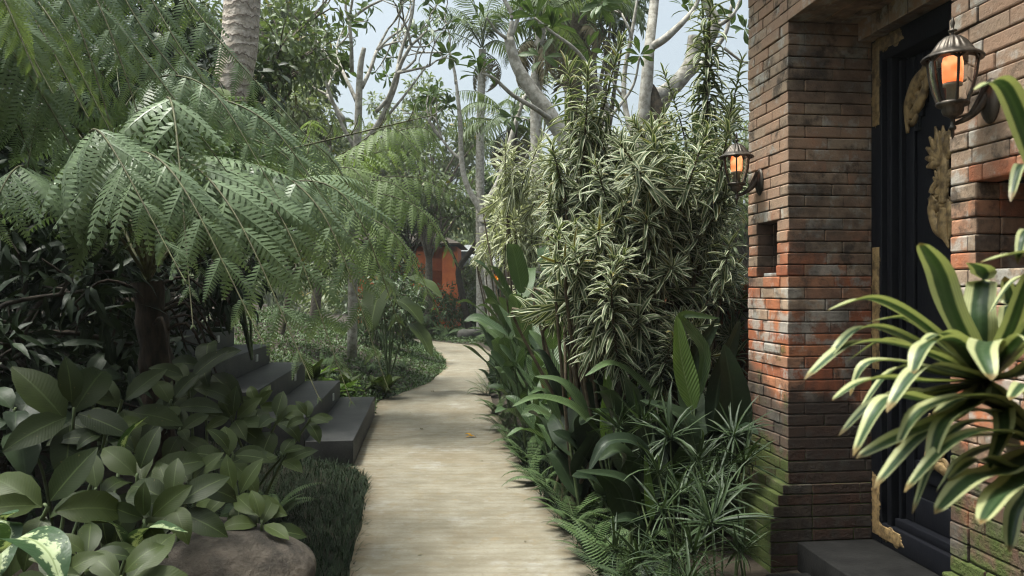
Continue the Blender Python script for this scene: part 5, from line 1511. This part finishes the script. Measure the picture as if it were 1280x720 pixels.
# ------------------------------------------------------------------ trees
def clump_crown(b, clumps, per, L, tpls, mi=0, flat=0.75, down=0.35, shell=True):
    for (c, r) in clumps:
        c = np.asarray(c, float); n = int(per * (r / 0.8) ** 2)
        d = rand_dirs(n); k = rng.random(n) ** (0.45 if shell else 0.8)
        P = c + d * (r * k)[:, None] * np.array([1, 1, flat])
        X = norm(d * 0.9 + rng.normal(0, 0.6, (n, 3)) - UP * down)
        multi(b, tpls, P, X, norm(UP + rng.normal(0, 0.5, (n, 3)) + d * 0.3), L * rng.uniform(0.7, 1.2, n), mi)


def leafy_tree(label, base, top, crown, cr, ncl, clr, per, L, mat, bark, r0=0.12, tpls=None, group=None, cat="tree", name="tree", hollow=0.35):
    base = np.array(base, float); top = np.array(top, float); crown = np.array(crown, float); cr = np.array(cr, float)
    root = empty(name, base, label, cat, group)
    cl = []
    for i in range(ncl):
        d = rand_dirs(1)[0]; k = rng.uniform(hollow, 1.0) ** 0.6
        cl.append((crown + d * cr * k, clr * rng.uniform(0.65, 1.25)))
    b = MB()
    tr = spline([base - UP * 0.15, base * 0.5 + top * 0.5 + np.append(rng.normal(0, 0.12, 2), 0), top], 18)
    b.tube(tr, np.linspace(r0, r0 * 0.55, 18), 9)
    for (c, r) in cl:
        s = tr[int(rng.integers(10, 18))]; m = s * 0.5 + c * 0.5 + np.array([*rng.normal(0, 0.2, 2), 0.15 * np.linalg.norm(c - s) * 0.5])
        b.tube(spline([s, m, c], 10), np.linspace(r0 * 0.38, 0.012, 10), 5)
        for q in range(3):
            e = c + rand_dirs(1)[0] * r * 0.8
            b.tube(spline([m * 0.3 + c * 0.7, c * 0.6 + e * 0.4, e], 6), np.linspace(0.014, 0.005, 6), 4)
    b.build("trunk", M[bark], root)
    b = MB(); clump_crown(b, cl, per, L, tpls or T_SMALL); b.build("crown", M[mat], root)
    return root


bgt = "leafy trees closing the far end of the garden"
# left and behind the ferns
leafy_tree("dense broad-leaved tree rising behind the tree ferns near the palm trunk", (-4.6, 11.5, 1.1), (-3.9, 11.6, 4.6), W(352, 45, 11.8), (1.0, 1.0, 1.0), 13, 0.45, 300, 0.17, 'tree_leaf', 'bark', 0.10, T_OBOV)
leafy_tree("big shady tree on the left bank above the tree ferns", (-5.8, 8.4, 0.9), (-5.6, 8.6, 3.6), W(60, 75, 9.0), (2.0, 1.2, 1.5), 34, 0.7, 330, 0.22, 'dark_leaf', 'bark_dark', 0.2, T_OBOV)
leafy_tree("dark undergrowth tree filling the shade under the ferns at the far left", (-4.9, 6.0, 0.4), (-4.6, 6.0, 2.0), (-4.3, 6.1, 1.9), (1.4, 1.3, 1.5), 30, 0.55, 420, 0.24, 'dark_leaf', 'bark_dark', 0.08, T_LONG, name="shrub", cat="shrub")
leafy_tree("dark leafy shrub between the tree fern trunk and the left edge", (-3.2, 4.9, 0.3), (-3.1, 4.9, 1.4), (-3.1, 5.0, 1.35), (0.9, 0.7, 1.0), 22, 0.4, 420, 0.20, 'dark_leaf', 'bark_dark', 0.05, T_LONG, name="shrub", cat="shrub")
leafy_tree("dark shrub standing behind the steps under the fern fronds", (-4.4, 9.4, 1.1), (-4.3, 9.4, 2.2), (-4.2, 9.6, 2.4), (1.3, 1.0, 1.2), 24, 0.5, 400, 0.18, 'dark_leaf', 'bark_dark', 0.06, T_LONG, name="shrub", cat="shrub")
leafy_tree("mid green shrub on the bank beyond the pale tree fern", (-3.9, 13.5, 1.0), (-3.8, 13.5, 2.4), W(415, 280, 13.5), (1.2, 1.0, 1.1), 26, 0.5, 360, 0.14, 'tree_leaf', 'bark', 0.06, T_OBOV, name="shrub", cat="shrub")
leafy_tree("dark green shrub on the bank with dense leaves beside the bend", (-2.9, 17.0, 0.5), (-2.9, 17, 1.4), W(478, 385, 17), (0.8, 0.8, 0.9), 22, 0.45, 360, 0.16, 'tree_leaf_dark', 'bark', 0.06, T_LONG, name="shrub", cat="shrub")
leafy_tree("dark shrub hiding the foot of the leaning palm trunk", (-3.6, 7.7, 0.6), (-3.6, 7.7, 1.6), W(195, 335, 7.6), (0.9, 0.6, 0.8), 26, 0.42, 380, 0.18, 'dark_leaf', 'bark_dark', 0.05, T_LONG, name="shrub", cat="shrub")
# the far end
leafy_tree("tall leafy tree behind the thin bare branches, left of the sky gap", (-5.0, 20, 0.4), (-4.6, 20, 5.0), W(385, 165, 20), (1.9, 1.8, 1.5), 24, 0.6, 240, 0.24, 'tree_leaf_pale', 'bark', 0.14, T_OBOV, bgt)
leafy_tree("rounded tree with dense small leaves at the middle of the far end", (-2.8, 27, 0.0), (-2.8, 27, 4.2), W(545, 210, 27), (2.2, 2.0, 2.1), 24, 0.6, 220, 0.26, 'tree_leaf', 'bark', 0.16, T_OBOV, bgt)
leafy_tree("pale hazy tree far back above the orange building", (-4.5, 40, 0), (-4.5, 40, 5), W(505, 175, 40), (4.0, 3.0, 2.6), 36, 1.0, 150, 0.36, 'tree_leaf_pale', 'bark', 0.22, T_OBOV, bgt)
leafy_tree("lower far tree between the grey roof and the palms", (0.5, 34, 0), (0.4, 34, 3.8), W(645, 260, 34), (2.6, 2.2, 1.9), 26, 0.75, 180, 0.28, 'tree_leaf', 'bark', 0.16, T_OBOV, bgt)
leafy_tree("tree with drooping dark leaves high behind the skirted palm", (2.2, 19, 0), (1.9, 19, 6.5), W(730, 15, 19), (1.4, 1.3, 1.0), 24, 0.6, 300, 0.28, 'tree_leaf_dark', 'bark', 0.15, T_LONG, bgt)
leafy_tree("light tree beyond the striped shrubs, low behind the cut trunk", (3.6, 17, 0), (3.4, 17, 3.0), W(840, 240, 17), (2.2, 1.6, 1.2), 26, 0.7, 260, 0.2, 'tree_leaf_pale', 'bark', 0.12, T_OBOV, bgt)
leafy_tree("far tree seen through the gap left of the gate pillar", (6.5, 22, 0), (6.4, 22, 3.5), W(905, 235, 22), (2.6, 2.0, 1.4), 24, 0.8, 220, 0.24, 'tree_leaf', 'bark', 0.14, T_OBOV, bgt)
leafy_tree("leafy tree filling the far left behind the bare frangipani", (-9.0, 24, 0), (-8.6, 24, 4.5), W(300, 120, 24), (3.2, 2.4, 3.0), 44, 1.0, 240, 0.3, 'tree_leaf', 'bark', 0.18, T_OBOV, bgt)
leafy_tree("small bushy tree at the outer side of the bend, in front of the rock", (0.5, 26.5, 0), (0.45, 26.5, 1.2), W(655, 365, 26.5), (1.3, 0.9, 1.0), 20, 0.5, 330, 0.22, 'tree_leaf_dark', 'bark', 0.08, T_LONG, name="shrub", cat="shrub")
leafy_tree("low bush at the far edge of the path under the orange building", (-3.4, 27.5, 0), (-3.4, 27.5, 0.8), W(535, 385, 27.5), (1.7, 0.8, 0.7), 24, 0.45, 330, 0.22, 'cover', 'bark', 0.06, T_LONG, name="shrub", cat="shrub")

# a wood in the distance
def distant():
    b = MB(); cl = []
    for i in range(150):
        a = rng.uniform(-0.8, 0.8); d = rng.uniform(50, 75)
        cl.append((np.array([math.sin(a) * d, math.cos(a) * d, rng.uniform(0.5, 5.5)]), rng.uniform(1.6, 3.0)))
    clump_crown(b, cl, 45, 0.75, T_OBOV, flat=0.8)
    tag(b.build("distant_trees", M['tree_leaf_pale']), "hazy line of far-off trees behind the garden", "trees", kind='stuff')


distant()


# bare frangipanis -------------------------------------------------
def plum_cluster(n=9, L=0.26, mat='plumeria'):
    b = MB(); az = np.arange(n) * 2.4 + rng.normal(0, 0.2, n); el = rng.uniform(-0.1, 1.0, n)
    X = np.stack([np.cos(az) * np.cos(el), np.sin(az) * np.cos(el), np.sin(el)], -1)
    P = np.stack([0.02 * np.cos(az), 0.02 * np.sin(az), rng.uniform(-0.06, 0.02, n)], -1)
    multi(b, T_OBOV, P, X, UP, L * rng.uniform(0.6, 1.15, n)); return b.data("leaf_cluster", [M[mat]])


PL = [plum_cluster(n) for n in (6, 8, 10, 5)]


def limb(b, p, d, L, r, depth, tips, fork=2, upb=0.35, wig=0.25):
    e = p + d * L; m = p * 0.5 + e * 0.5 + rng.normal(0, 0.05 * L, 3)
    c = spline([p, m, e], 8); b.tube(c, np.linspace(r, r * 0.78, 8), 7, cap=True)
    if depth == 0: tips.append((e, norm(e - m), r)); return
    for k in range(fork if rng.random() > 0.2 else fork + 1):
        nd_ = norm(d + rng.normal(0, 0.55, 3) + UP * upb * rng.uniform(0.3, 1))
        limb(b, e, nd_, L * rng.uniform(0.6, 0.9), r * 0.66, depth - 1, tips, fork, upb, wig)


def frangipani(label, base, paths, twigs, leafy, sc=1.0, bark='bark_pale', extra=None, group="frangipani trees with bare forking branches"):
    """paths: (points, radii) of the main limbs; twigs: (point, direction, length, radius, depth)"""
    base = np.array(base, float); root = empty("frangipani_tree", base, label, "tree", group)
    b = MB(); tips = []
    for pts, rad in paths:
        p = [np.asarray(q, float) for q in pts]; n = max(14, 6 * len(p))
        b.tube(spline(p, n), np.interp(np.linspace(0, 1, n), np.linspace(0, 1, len(rad)), rad), 10, cap=True)
    for (p, d, L, r, dep) in twigs: limb(b, np.asarray(p, float), norm(d), L, r, dep, tips)
    b.build("trunk", M[bark], root)
    for (e, d, r) in tips:
        if rng.random() < leafy: place(PL[int(rng.integers(0, 4))], "leaf_cluster", root, e, frame_rot(d, rng.uniform(0, 6.28)), sc * rng.uniform(0.8, 1.2))
    for (p, s_) in (extra or []): place(PL[int(rng.integers(0, 4))], "leaf_cluster", root, p, (rng.normal(0.2, 0.4), rng.normal(0, 0.4), rng.uniform(0, 6)), s_)
    return root


D = 9.5
fr1 = frangipani("big pale frangipani with a cut dark stub and thick crooked limbs beside the gate", (1.6, D, 0.05), [
    ([(1.55, D, -0.05), W(802, 330, D), W(806, 220, D), W(812, 160, D), W(822, 112, D)], [0.17, 0.15, 0.14, 0.125, 0.10]),
    ([W(806, 250, D), W(802, 190, D - .1), W(808, 110, D - .2), W(812, 55, D - .2), W(818, 0, D), W(822, -70, D)], [0.10, 0.085, 0.075, 0.06, 0.055, 0.05]),
    ([W(818, 125, D), W(845, 105, D), W(864, 78, D), W(869, 46, D)], [0.10, 0.10, 0.09, 0.085]),
    ([W(866, 66, D), W(884, 52, D), W(893, 30, D), W(886, 8, D), W(872, -30, D), W(868, -90, D)], [0.06, 0.075, 0.075, 0.06, 0.055, 0.04]),
    ([W(820, 150, D), W(845, 110, D + .3), W(872, 85, D + .4), W(905, 45, D + .4), W(915, 5, D + .4)], [0.05, 0.045, 0.035, 0.028, 0.02]),
    ([W(812, 60, D - .2), W(835, 45, D - .3), W(868, 10, D - .3), W(880, -30, D - .3)], [0.05, 0.045, 0.025, 0.02]),
    ([W(806, 190, D), W(785, 150, D + .2), W(780, 100, D + .3), W(790, 40, D + .3), W(800, -20, D + .3)], [0.04, 0.035, 0.03, 0.022, 0.015]),
    ([W(893, 35, D), W(915, 20, D - .2), W(925, 0, D - .2)], [0.03, 0.02, 0.015]),
    ([W(905, 60, D + .4), W(925, 75, D + .4), W(935, 78, D + .4)], [0.02, 0.014, 0.01]),
    ([W(803, 235, D), W(780, 215, D), W(765, 190, D + .1), W(755, 120, D + .2)], [0.06, 0.05, 0.035, 0.02]),
], [(W(822, -60, D), (0, 0, 1), 0.5, 0.04, 2), (W(868, -80, D), (0.2, 0, 1), 0.4, 0.035, 2), (W(915, 10, D + .4), (0.3, 0, 1), 0.3, 0.018, 1), (W(790, 50, D + .3), (-0.4, 0, 1), 0.35, 0.018, 2), (W(778, 120, D + .3), (-0.5, 0, .8), 0.3, 0.016, 1)], 0.6,
    extra=[(W(862, 12, D), 1.0), (W(930, 35, D), 0.8), (W(920, 15, D), 0.9), (W(855, 3, D), 1.0)])
b = MB(); b.tube(spline([W(812, 108, D - .16), W(820, 130, D - .2), W(830, 165, D - .24), W(836, 190, D - .22)], 14), [0.055, .065, .07, .072, .075, .08, .08, .08, .08, .078, .075, .07, .06, .035], 10, cap=True)
b.build("cut_stub", M['cut_wood'], fr1)

D = 8.6
frangipani("frangipani with one thick limb curving up to the left and large oval leaves", (1.1, D, 0.05), [
    ([(1.2, D, -0.05), W(745, 330, D), W(715, 200, D), W(688, 145, D), W(664, 112, D), W(645, 80, D), W(636, 48, D)], [0.10, 0.095, 0.09, 0.085, 0.075, 0.062, 0.055]),
    ([W(636, 52, D), W(640, 20, D), W(628, -10, D), W(640, -50, D)], [0.035, 0.025, 0.02, 0.015]), ([W(637, 50, D), W(650, 15, D), W(660, -20, D)], [0.03, 0.02, 0.015]),
    ([W(637, 50, D), W(622, 40, D - .1), W(608, 22, D - .2)], [0.025, 0.015, 0.01]),
    ([W(690, 150, D - .05), W(668, 135, D - .2), W(640, 118, D - .3), W(618, 98, D - .4), W(603, 92, D - .4)], [0.03, 0.026, 0.022, 0.016, 0.012]),
    ([W(715, 200, D), W(760, 150, D - .3), W(730, 75, D - .5), W(690, 40, D - .6), (W(668, 22, D - .6))], [0.03, 0.026, 0.02, 0.014, 0.010]),
    ([W(760, 150, D - .3), W(790, 110, D - .3), W(800, 70, D - .4)], [0.02, 0.014, 0.010])],
    [(W(640, -40, D), (0, 0, 1), 0.4, 0.015, 2), (W(660, -15, D), (0.4, 0, 1), 0.3, 0.015, 1)], 0.8,
    extra=[(W(600, 88, D - .4), 1.05), (W(598, 75, D - .4), 0.8), (W(606, 20, D - .2), 0.9), (W(668, 20, D - .6), 1.2), (W(655, 12, D), 0.9), (W(800, 68, D - .4), 0.7), (W(735, 60, D - .5), 0.8), (W(676, 70, D - .4), 1.0), (W(690, 30, D - .6), 1.0)])

D = 13.0
tw = []
for (px, py, dx, L, dep) in ((447, 130, -0.5, 0.75, 3), (452, 110, 0.3, 0.75, 3), (470, 140, 0.6, 0.7, 3), (430, 150, -0.7, 0.6, 3), (495, 100, 0.5, 0.6, 3), (440, 90, 0.0, 0.8, 3), (400, 80, -.2, .6, 2)):
    tw.append((W(px, py, D), (dx, rng.normal(0, .3), 1), L, 0.035, dep))
frangipani("thin bare frangipani against the sky, its many twigs tipped with small leaf tufts", (-2.6, D, 0.8), [
    ([(-2.6, D, 0.5), W(443, 240, D), W(447, 170, D), W(450, 90, D), W(455, 60, D)], [0.08, 0.075, 0.065, 0.05, 0.035]),
    ([W(446, 190, D), W(475, 150, D), W(495, 105, D), W(500, 70, D), W(515, 20, D), W(518, -20, D)], [0.045, 0.04, 0.035, 0.03, 0.022, 0.015]),
    ([W(446, 190, D), W(425, 150, D), W(405, 95, D), W(400, 70, D)], [0.035, 0.03, 0.025, 0.02]),
    ([W(480, 150, D), W(505, 120, D), W(535, 80, D)], [0.025, 0.02, 0.012])], tw, 0.55, 1.1, bark='bark_pale')
D = 17.0
frangipani("slim pale tree with crooked stems in the middle distance, right of the orange building", (0.0, D, 0.0), [
    ([(-0.3, D, -0.05), W(610, 330, D), W(605, 270, D), W(625, 225, D), W(640, 170, D), W(655, 120, D)], [0.13, 0.11, 0.10, 0.085, 0.06, 0.04]),
    ([W(607, 275, D), W(580, 220, D), W(575, 150, D), W(570, 100, D)], [0.07, 0.06, 0.05, 0.03])],
    [(W(655, 125, D), (0.3, 0, 1), 0.7, 0.04, 3), (W(570, 105, D), (-0.2, 0, 1), 0.7, 0.035, 3), (W(625, 225, D), (0.6, 0, .5), 0.7, 0.04, 3), (W(578, 200, D), (-0.6, 0, .6), 0.6, 0.035, 3)], 0.7, 1.2)
D = 26.5
frangipani("small dark crooked tree at the bend in front of the orange building", (-1.35, D + .8, 0.0), [
    ([(-1.4, D + .8, -0.05), W(576, 360, D + .8), W(574, 335, D + .8), W(590, 312, D + .8), W(602, 290, D + .8)], [0.13, 0.11, 0.10, 0.09, 0.06]),
    ([W(574, 338, D + .8), W(566, 318, D + .8), W(558, 300, D + .8)], [0.06, 0.05, 0.03]), ([W(588, 315, D + .8), W(610, 318, D + .8), W(622, 300, D + .8)], [0.06, 0.05, 0.03])],
    [(W(602, 292, D + .8), (0.3, 0, 1), 0.6, 0.05, 3), (W(558, 302, D + .8), (-0.6, 0, .8), 0.6, 0.03, 3), (W(622, 302, D + .8), (0.4, 0, .8), 0.5, 0.03, 2)], 0.75, 1.6, bark='bark_dark')


# palms -------------------------------------------------------------
def palm_frond(L, n=34, arch=1.5, mat='tree_leaf', ll=0.5, w=0.035, hang=0.4):
    b = MB(); s = np.linspace(0, 1, 30); th = 0.9 - arch * s ** 1.2
    c = np.stack([np.cumsum(np.cos(th)) / 30 * L, 0 * s, np.cumsum(np.sin(th)) / 30 * L], -1)
    b.tube(c, np.linspace(0.02, 0.004, 30), 5, mi=1)
    t = np.linspace(0.15, 0.99, n); P = np.stack([np.interp(t, s, c[:, i]) for i in range(3)], -1); T = norm(np.gradient(P, axis=0))
    lt = [leaf(w, 'strap', 4, 2, 0, 0, d) for d in (0.5, 0.9, 1.3)]
    for sg in (1, -1):
        X = T * 0.6 + np.array([0, sg, 0]) * 0.8 + rng.normal(0, .08, (n, 3)) - UP * hang
        multi(b, lt, P, X, UP, L * ll * 0.5 * np.sin(np.pi * np.clip(t * 0.9 + 0.08, 0, 1)) ** 0.6 * rng.uniform(.85, 1.1, n))
    return b.data("frond", [M[mat], M['green_stem']])


PF = [palm_frond(2.2, arch=a) for a in (1.2, 1.8, 2.4)]
PD = [palm_frond(1.8, 26, 2.6, 'dead', 0.5, 0.05, 0.9), palm_frond(1.5, 22, 2.9, 'dead', 0.5, 0.06, 1.1)]


def palm(label, pts, rad, nf, sc, dead=0, bark='palm_bark', group=None):
    p = [np.asarray(q, float) for q in pts]; root = empty("palm_tree", p[0], label, "palm", group)
    n = 40; b = MB(); b.tube(spline(p, n), np.interp(np.linspace(0, 1, n), np.linspace(0, 1, len(rad)), rad) * (1 + 0.008 * np.sin(np.arange(n) * 2.3)), 16); b.build("trunk", M[bark], root)
    top = p[-1]
    for i in range(nf):
        az = i * 2.4 + rng.normal(0, .2); place(PF[int(rng.integers(0, 3))], "frond", root, top, (0, rng.uniform(-0.7, 0.55), az), sc * rng.uniform(.85, 1.1))
    for i in range(dead):
        az = i * 2.4 + rng.normal(0, .3); place(PD[i % 2], "dead_frond", root, top - UP * rng.uniform(0.05, 0.5), (0, rng.uniform(0.7, 1.25), az), sc * rng.uniform(.7, 1.0))
    return root


pg = "palms behind the garden"
palm("thick ringed palm trunk leaning up out of view behind the ferns", [(-4.0, 8.2, 1.0), W(250, 240, 8.2), W(294, 85, 8.2), W(303, 0, 8.2), W(312, -120, 8.2), W(325, -560, 8.2)], [0.24, 0.2, 0.185, 0.18, 0.165, 0.12], 7, 1.1)
palm("palm with a skirt of dead hanging leaves under a dark crown", [(1.3, 15.5, 0), W(718, 250, 15.5), W(716, 120, 15.4), W(722, 20, 15.4)], [0.17, 0.16, 0.16, 0.19], 14, 0.9, 14, 'bark', pg)
palm("slender pale palm left of the skirted palm, with drooping fronds", [(0.35, 13, 0), W(671, 250, 13), W(670, 130, 13), W(676, 30, 13)], [0.10, 0.095, 0.09, 0.08], 10, 0.75, 10, 'bark_pale', pg)
palm("dark-trunked palm further back near the grey roof", [(0.1, 23, 0), W(637, 260, 23), W(640, 160, 23)], [0.2, 0.19, 0.16], 13, 1.15, 10, 'bark_dark', pg)
palm("pale far palm at the left of the sky gap with feathery top", [(-1.0, 26, 0), W(600, 200, 26), W(603, 62, 26)], [0.16, 0.14, 0.12], 13, 1.1, 4, 'bark_pale', pg)


# elephant ears -------------------------------------------------------
def ears(base, specs, label, mat):
    base = np.array(base, float); root = empty("elephant_ear", base, label, "leafy plant")
    for (a, t, w) in specs:
        p0, p1 = W(*a), W(*t); m = p0 * 0.5 + p1 * 0.5 + UP * 0.07
        b = MB(); curve_leaf(b, [p0, m, p1], w, 'heart', 14, 9, 0.2, wave=0.08); b.build("leaf", M[mat], root)
        b = MB(); b.tube(spline([base, base * .4 + p0 * .6 + UP * .05, p0 * .8 + m * .2 - UP * .01], 10), np.linspace(.014, .008, 10), 6); b.build("stalk", M['green_stem'], root)


ears((-1.95, 12.6, gz(-1.95, 12.6)), [((478, 350, 12.4), (462, 415, 12.0), 0.26), ((500, 345, 12.4), (552, 372, 12.0), 0.24), ((490, 372, 12.2), (528, 405, 11.8), 0.22), ((470, 340, 12.6), (432, 345, 12.4), 0.2), ((510, 400, 12.0), (540, 445, 11.7), 0.18)],
     "elephant ear with large grey-green heart leaves beside the bend", 'broad_pale')
ears((-2.6, 8.0, 0.9), [((310, 300, 7.9), (372, 322, 7.6), 0.2), ((250, 215, 7.6), (205, 232, 7.4), 0.13), ((250, 120, 7.4), (225, 118, 7.2), 0.14), ((255, 110, 7.0), (285, 135, 6.8), 0.13)], "elephant ear with plain leaves showing between the fern fronds", 'broad_pale')

# light green plants on the bank behind the steps
for (x, y, lab, mt) in ((-2.35, 10.6, "light green rosette plant on the bank just behind the first steps", 'canna_light'), (-2.75, 11.2, "light green rosette plant higher on the bank behind the steps", 'canna_light'), (-3.1, 10.5, "pale plant with broad leaves at the top of the bank by the steps", 'broad_pale'), (-2.2, 11.6, "pale rosette plant on the bank nearest the path", 'broad_pale')):
    z = float(gz(x, y)); root = empty("rosette_plant", (x, y, z), lab, "leafy plant", "light green plants on the bank behind the steps")
    for i in range(4):
        b = MB(); n = 11; az = np.arange(n) * 2.4; el = rng.uniform(0.5, 1.35, n)
        X = np.stack([np.cos(az) * np.cos(el), np.sin(az) * np.cos(el), np.sin(el)], -1)
        multi(b, T_BIG, np.zeros((n, 3)) + np.array([x + rng.normal(0, .2), y + rng.normal(0, .2), z]), X, UP, rng.uniform(0.25, 0.42, n)); b.build("leaf_rosette", M[mt], root)
for (x, y, lab) in ((-2.9, 12.4, "fern on the bank under the pale tree fern fronds"), (-2.35, 12.9, "fern on the bank beside the elephant ear"), (-3.4, 11.6, "fern at the top of the bank"), (-1.95, 14.2, "small fern on the inner side of the bend")):
    sword_fern(x, y, lab, 12, 0.9, SW, "ferns on the bank behind the steps")
for i, (x, y, lab, mt) in enumerate(((-2.2, 26.2, "spiky low plant at the outer bend beside the rock", 'thin_grass'), (-0.6, 24.6, "fern at the outer bend below the crooked tree", 'sword'), (0.2, 23.0, "fern on the right of the bend behind the far cannas", 'sword'), (-3.2, 26.6, "fern at the far end of the path under the orange wall", 'sword'))):
    sword_fern(x, y, lab, 16, 1.9, SW, "ferns on the outer side of the bend")
fl = empty("orange_flower", W(618, 385, 22.5), "bright orange flower among the plants at the bend", "flower")
b = MB(); p = W(618, 353, 22.5); X = rand_dirs(10, 0.6); multi(b, T_OBOV, np.repeat(p[None], 10, 0), X, UP, 0.3); b.build("bloom", M['orange_fl'], fl)
b = MB(); b.tube([W(618, 400, 22.5), p], 0.02, 5); b.build("stalk", M['green_stem'], fl)

# ------------------------------------------------------------------ buildings at the far end
def box_m(c, h, e=0.01):
    b = MB(); b.rbox(c, h, e); return b


hb = empty("garden_building", (-4.2, 32, 0), "orange plastered building with square columns behind the bend", "building")
box_m((-4.6, 33.5, 1.7), (2.2, 0.15, 1.7)).build("wall", M['orange_wall'], hb)
box_m((-2.45, 34.8, 1.7), (0.15, 1.45, 1.7)).build("wall", M['orange_wall'], hb)
for x in (-2.45, -3.6, -5.6): box_m((x, 31.8, 1.55), (0.30, 0.30, 1.55)).build("column", M['orange_wall'], hb)
box_m((-4.1, 31.8, 0.9), (1.4, 0.12, 0.25)).build("balustrade", M['orange_wall'], hb); box_m((-4.1, 31.8, 2.6), (1.4, 0.12, 0.25)).build("beam", M['orange_wall'], hb)
b = MB(); b.add([(-7.2, 31.3, 3.42), (-2.0, 31.3, 3.42), (-2.0, 37, 3.42), (-7.2, 37, 3.42), (-6, 33.9, 4.0), (-3.2, 33.9, 4.0), (-6, 33.91, 4.0), (-3.2, 33.91, 4.0)], [(0, 1, 5, 4), (2, 3, 6, 7), (1, 2, 7, 5), (3, 0, 4, 6), (3, 2, 1, 0), (4, 5, 7, 6)]); b.build("roof", M['bark_dark'], hb, smooth=False)
leafy_tree("leafy tree whose branches hang over the orange building", (-3.9, 29.8, 0), (-3.8, 29.8, 3.4), W(512, 272, 29.5), (1.7, 0.9, 0.8), 26, 0.55, 300, 0.24, 'tree_leaf', 'bark', 0.1, T_OBOV, bgt)
leafy_tree("round bush hiding the left end of the orange building", (-4.4, 29.0, 0), (-4.4, 29, 1.4), W(485, 345, 29), (0.9, 0.8, 1.2), 22, 0.5, 330, 0.2, 'tree_leaf_dark', 'bark', 0.08, T_LONG, name="shrub", cat="shrub")

# unseen trees, added to shade the near beds and the doorway
leafy_tree("unseen tree added behind the viewer on the gate side for its shade", (4.0, -3.2, 0), (3.9, -3.0, 3.0), (3.4, -2.6, 4.2), (2.6, 2.2, 2.4), 50, 0.9, 220, 0.28, 'tree_leaf_dark', 'bark', 0.18, T_OBOV)
leafy_tree("unseen dense hedge-like tree added behind the viewer to shade the doorway", (-0.6, -5.0, 0), (-0.5, -4.6, 2.6), (-0.4, -3.9, 2.7), (3.4, 1.2, 2.8), 110, 0.8, 260, 0.26, 'tree_leaf_dark', 'bark', 0.16, T_OBOV)

leafy_tree("round shrub right of the orange wall at the outer bend", (-1.15, 28.2, 0), (-1.15, 28.2, 1.2), W(601, 362, 28.2), (0.75, 0.6, 1.3), 26, 0.42, 360, 0.2, 'tree_leaf', 'bark', 0.06, T_LONG, name="shrub", cat="shrub")
leafy_tree("narrow shrub left of the orange wall at the outer bend", (-3.35, 28.4, 0), (-3.35, 28.4, 1.0), W(521, 365, 28.4), (0.5, 0.5, 1.1), 18, 0.38, 360, 0.2, 'tree_leaf', 'bark', 0.06, T_LONG, name="shrub", cat="shrub")

pv = empty("pavilion", (-0.8, 37, 0), "pale low pavilion with a light grey roof glimpsed beside the crooked tree", "pavilion")
box_m((-0.6, 38.6, 1.3), (2.0, 0.15, 1.3)).build("wall", M['grey_roof'], pv)
for x in (-2.2, -0.2, 1.2): box_m((x, 36.6, 1.3), (0.12, 0.12, 1.3)).build("post", M['bark'], pv)
b = MB(); b.add([(-3.2, 35.6, 2.62), (2.0, 35.6, 2.62), (2.0, 39.6, 2.62), (-3.2, 39.6, 2.62), (-2.2, 37.6, 3.7), (1.0, 37.6, 3.7), (-2.2, 37.61, 3.7), (1.0, 37.61, 3.7)], [(0, 1, 5, 4), (2, 3, 6, 7), (1, 2, 7, 5), (3, 0, 4, 6), (3, 2, 1, 0), (4, 5, 7, 6)]); b.build("roof", M['grey_roof'], pv, smooth=False)




# ------------------------------------------------------------------ the damp air of the garden
hz = MB(); hz.add([(-90, -70, -1.6), (90, -70, -1.6), (90, 110, -1.6), (-90, 110, -1.6), (-90, -70, 24), (90, -70, 24), (90, 110, 24), (-90, 110, 24)], [(0, 3, 2, 1), (4, 5, 6, 7), (0, 1, 5, 4), (1, 2, 6, 5), (2, 3, 7, 6), (3, 0, 4, 7)])
hm = bpy.data.materials.new("garden_haze"); hm.use_nodes = True
for n_ in list(hm.node_tree.nodes):
    if n_.type != 'OUTPUT_MATERIAL': hm.node_tree.nodes.remove(n_)
pvn = hm.node_tree.nodes.new("ShaderNodeVolumePrincipled"); pvn.inputs["Density"].default_value = 0.0009; pvn.inputs["Color"].default_value = (0.86, 0.9, 0.9, 1); pvn.inputs["Anisotropy"].default_value = 0.2
hm.node_tree.links.new(pvn.outputs[0], [n_ for n_ in hm.node_tree.nodes if n_.type == 'OUTPUT_MATERIAL'][0].inputs["Volume"])
tag(hz.build("haze", hm, smooth=False), "thin pale damp air over the far garden", "haze", kind='stuff')
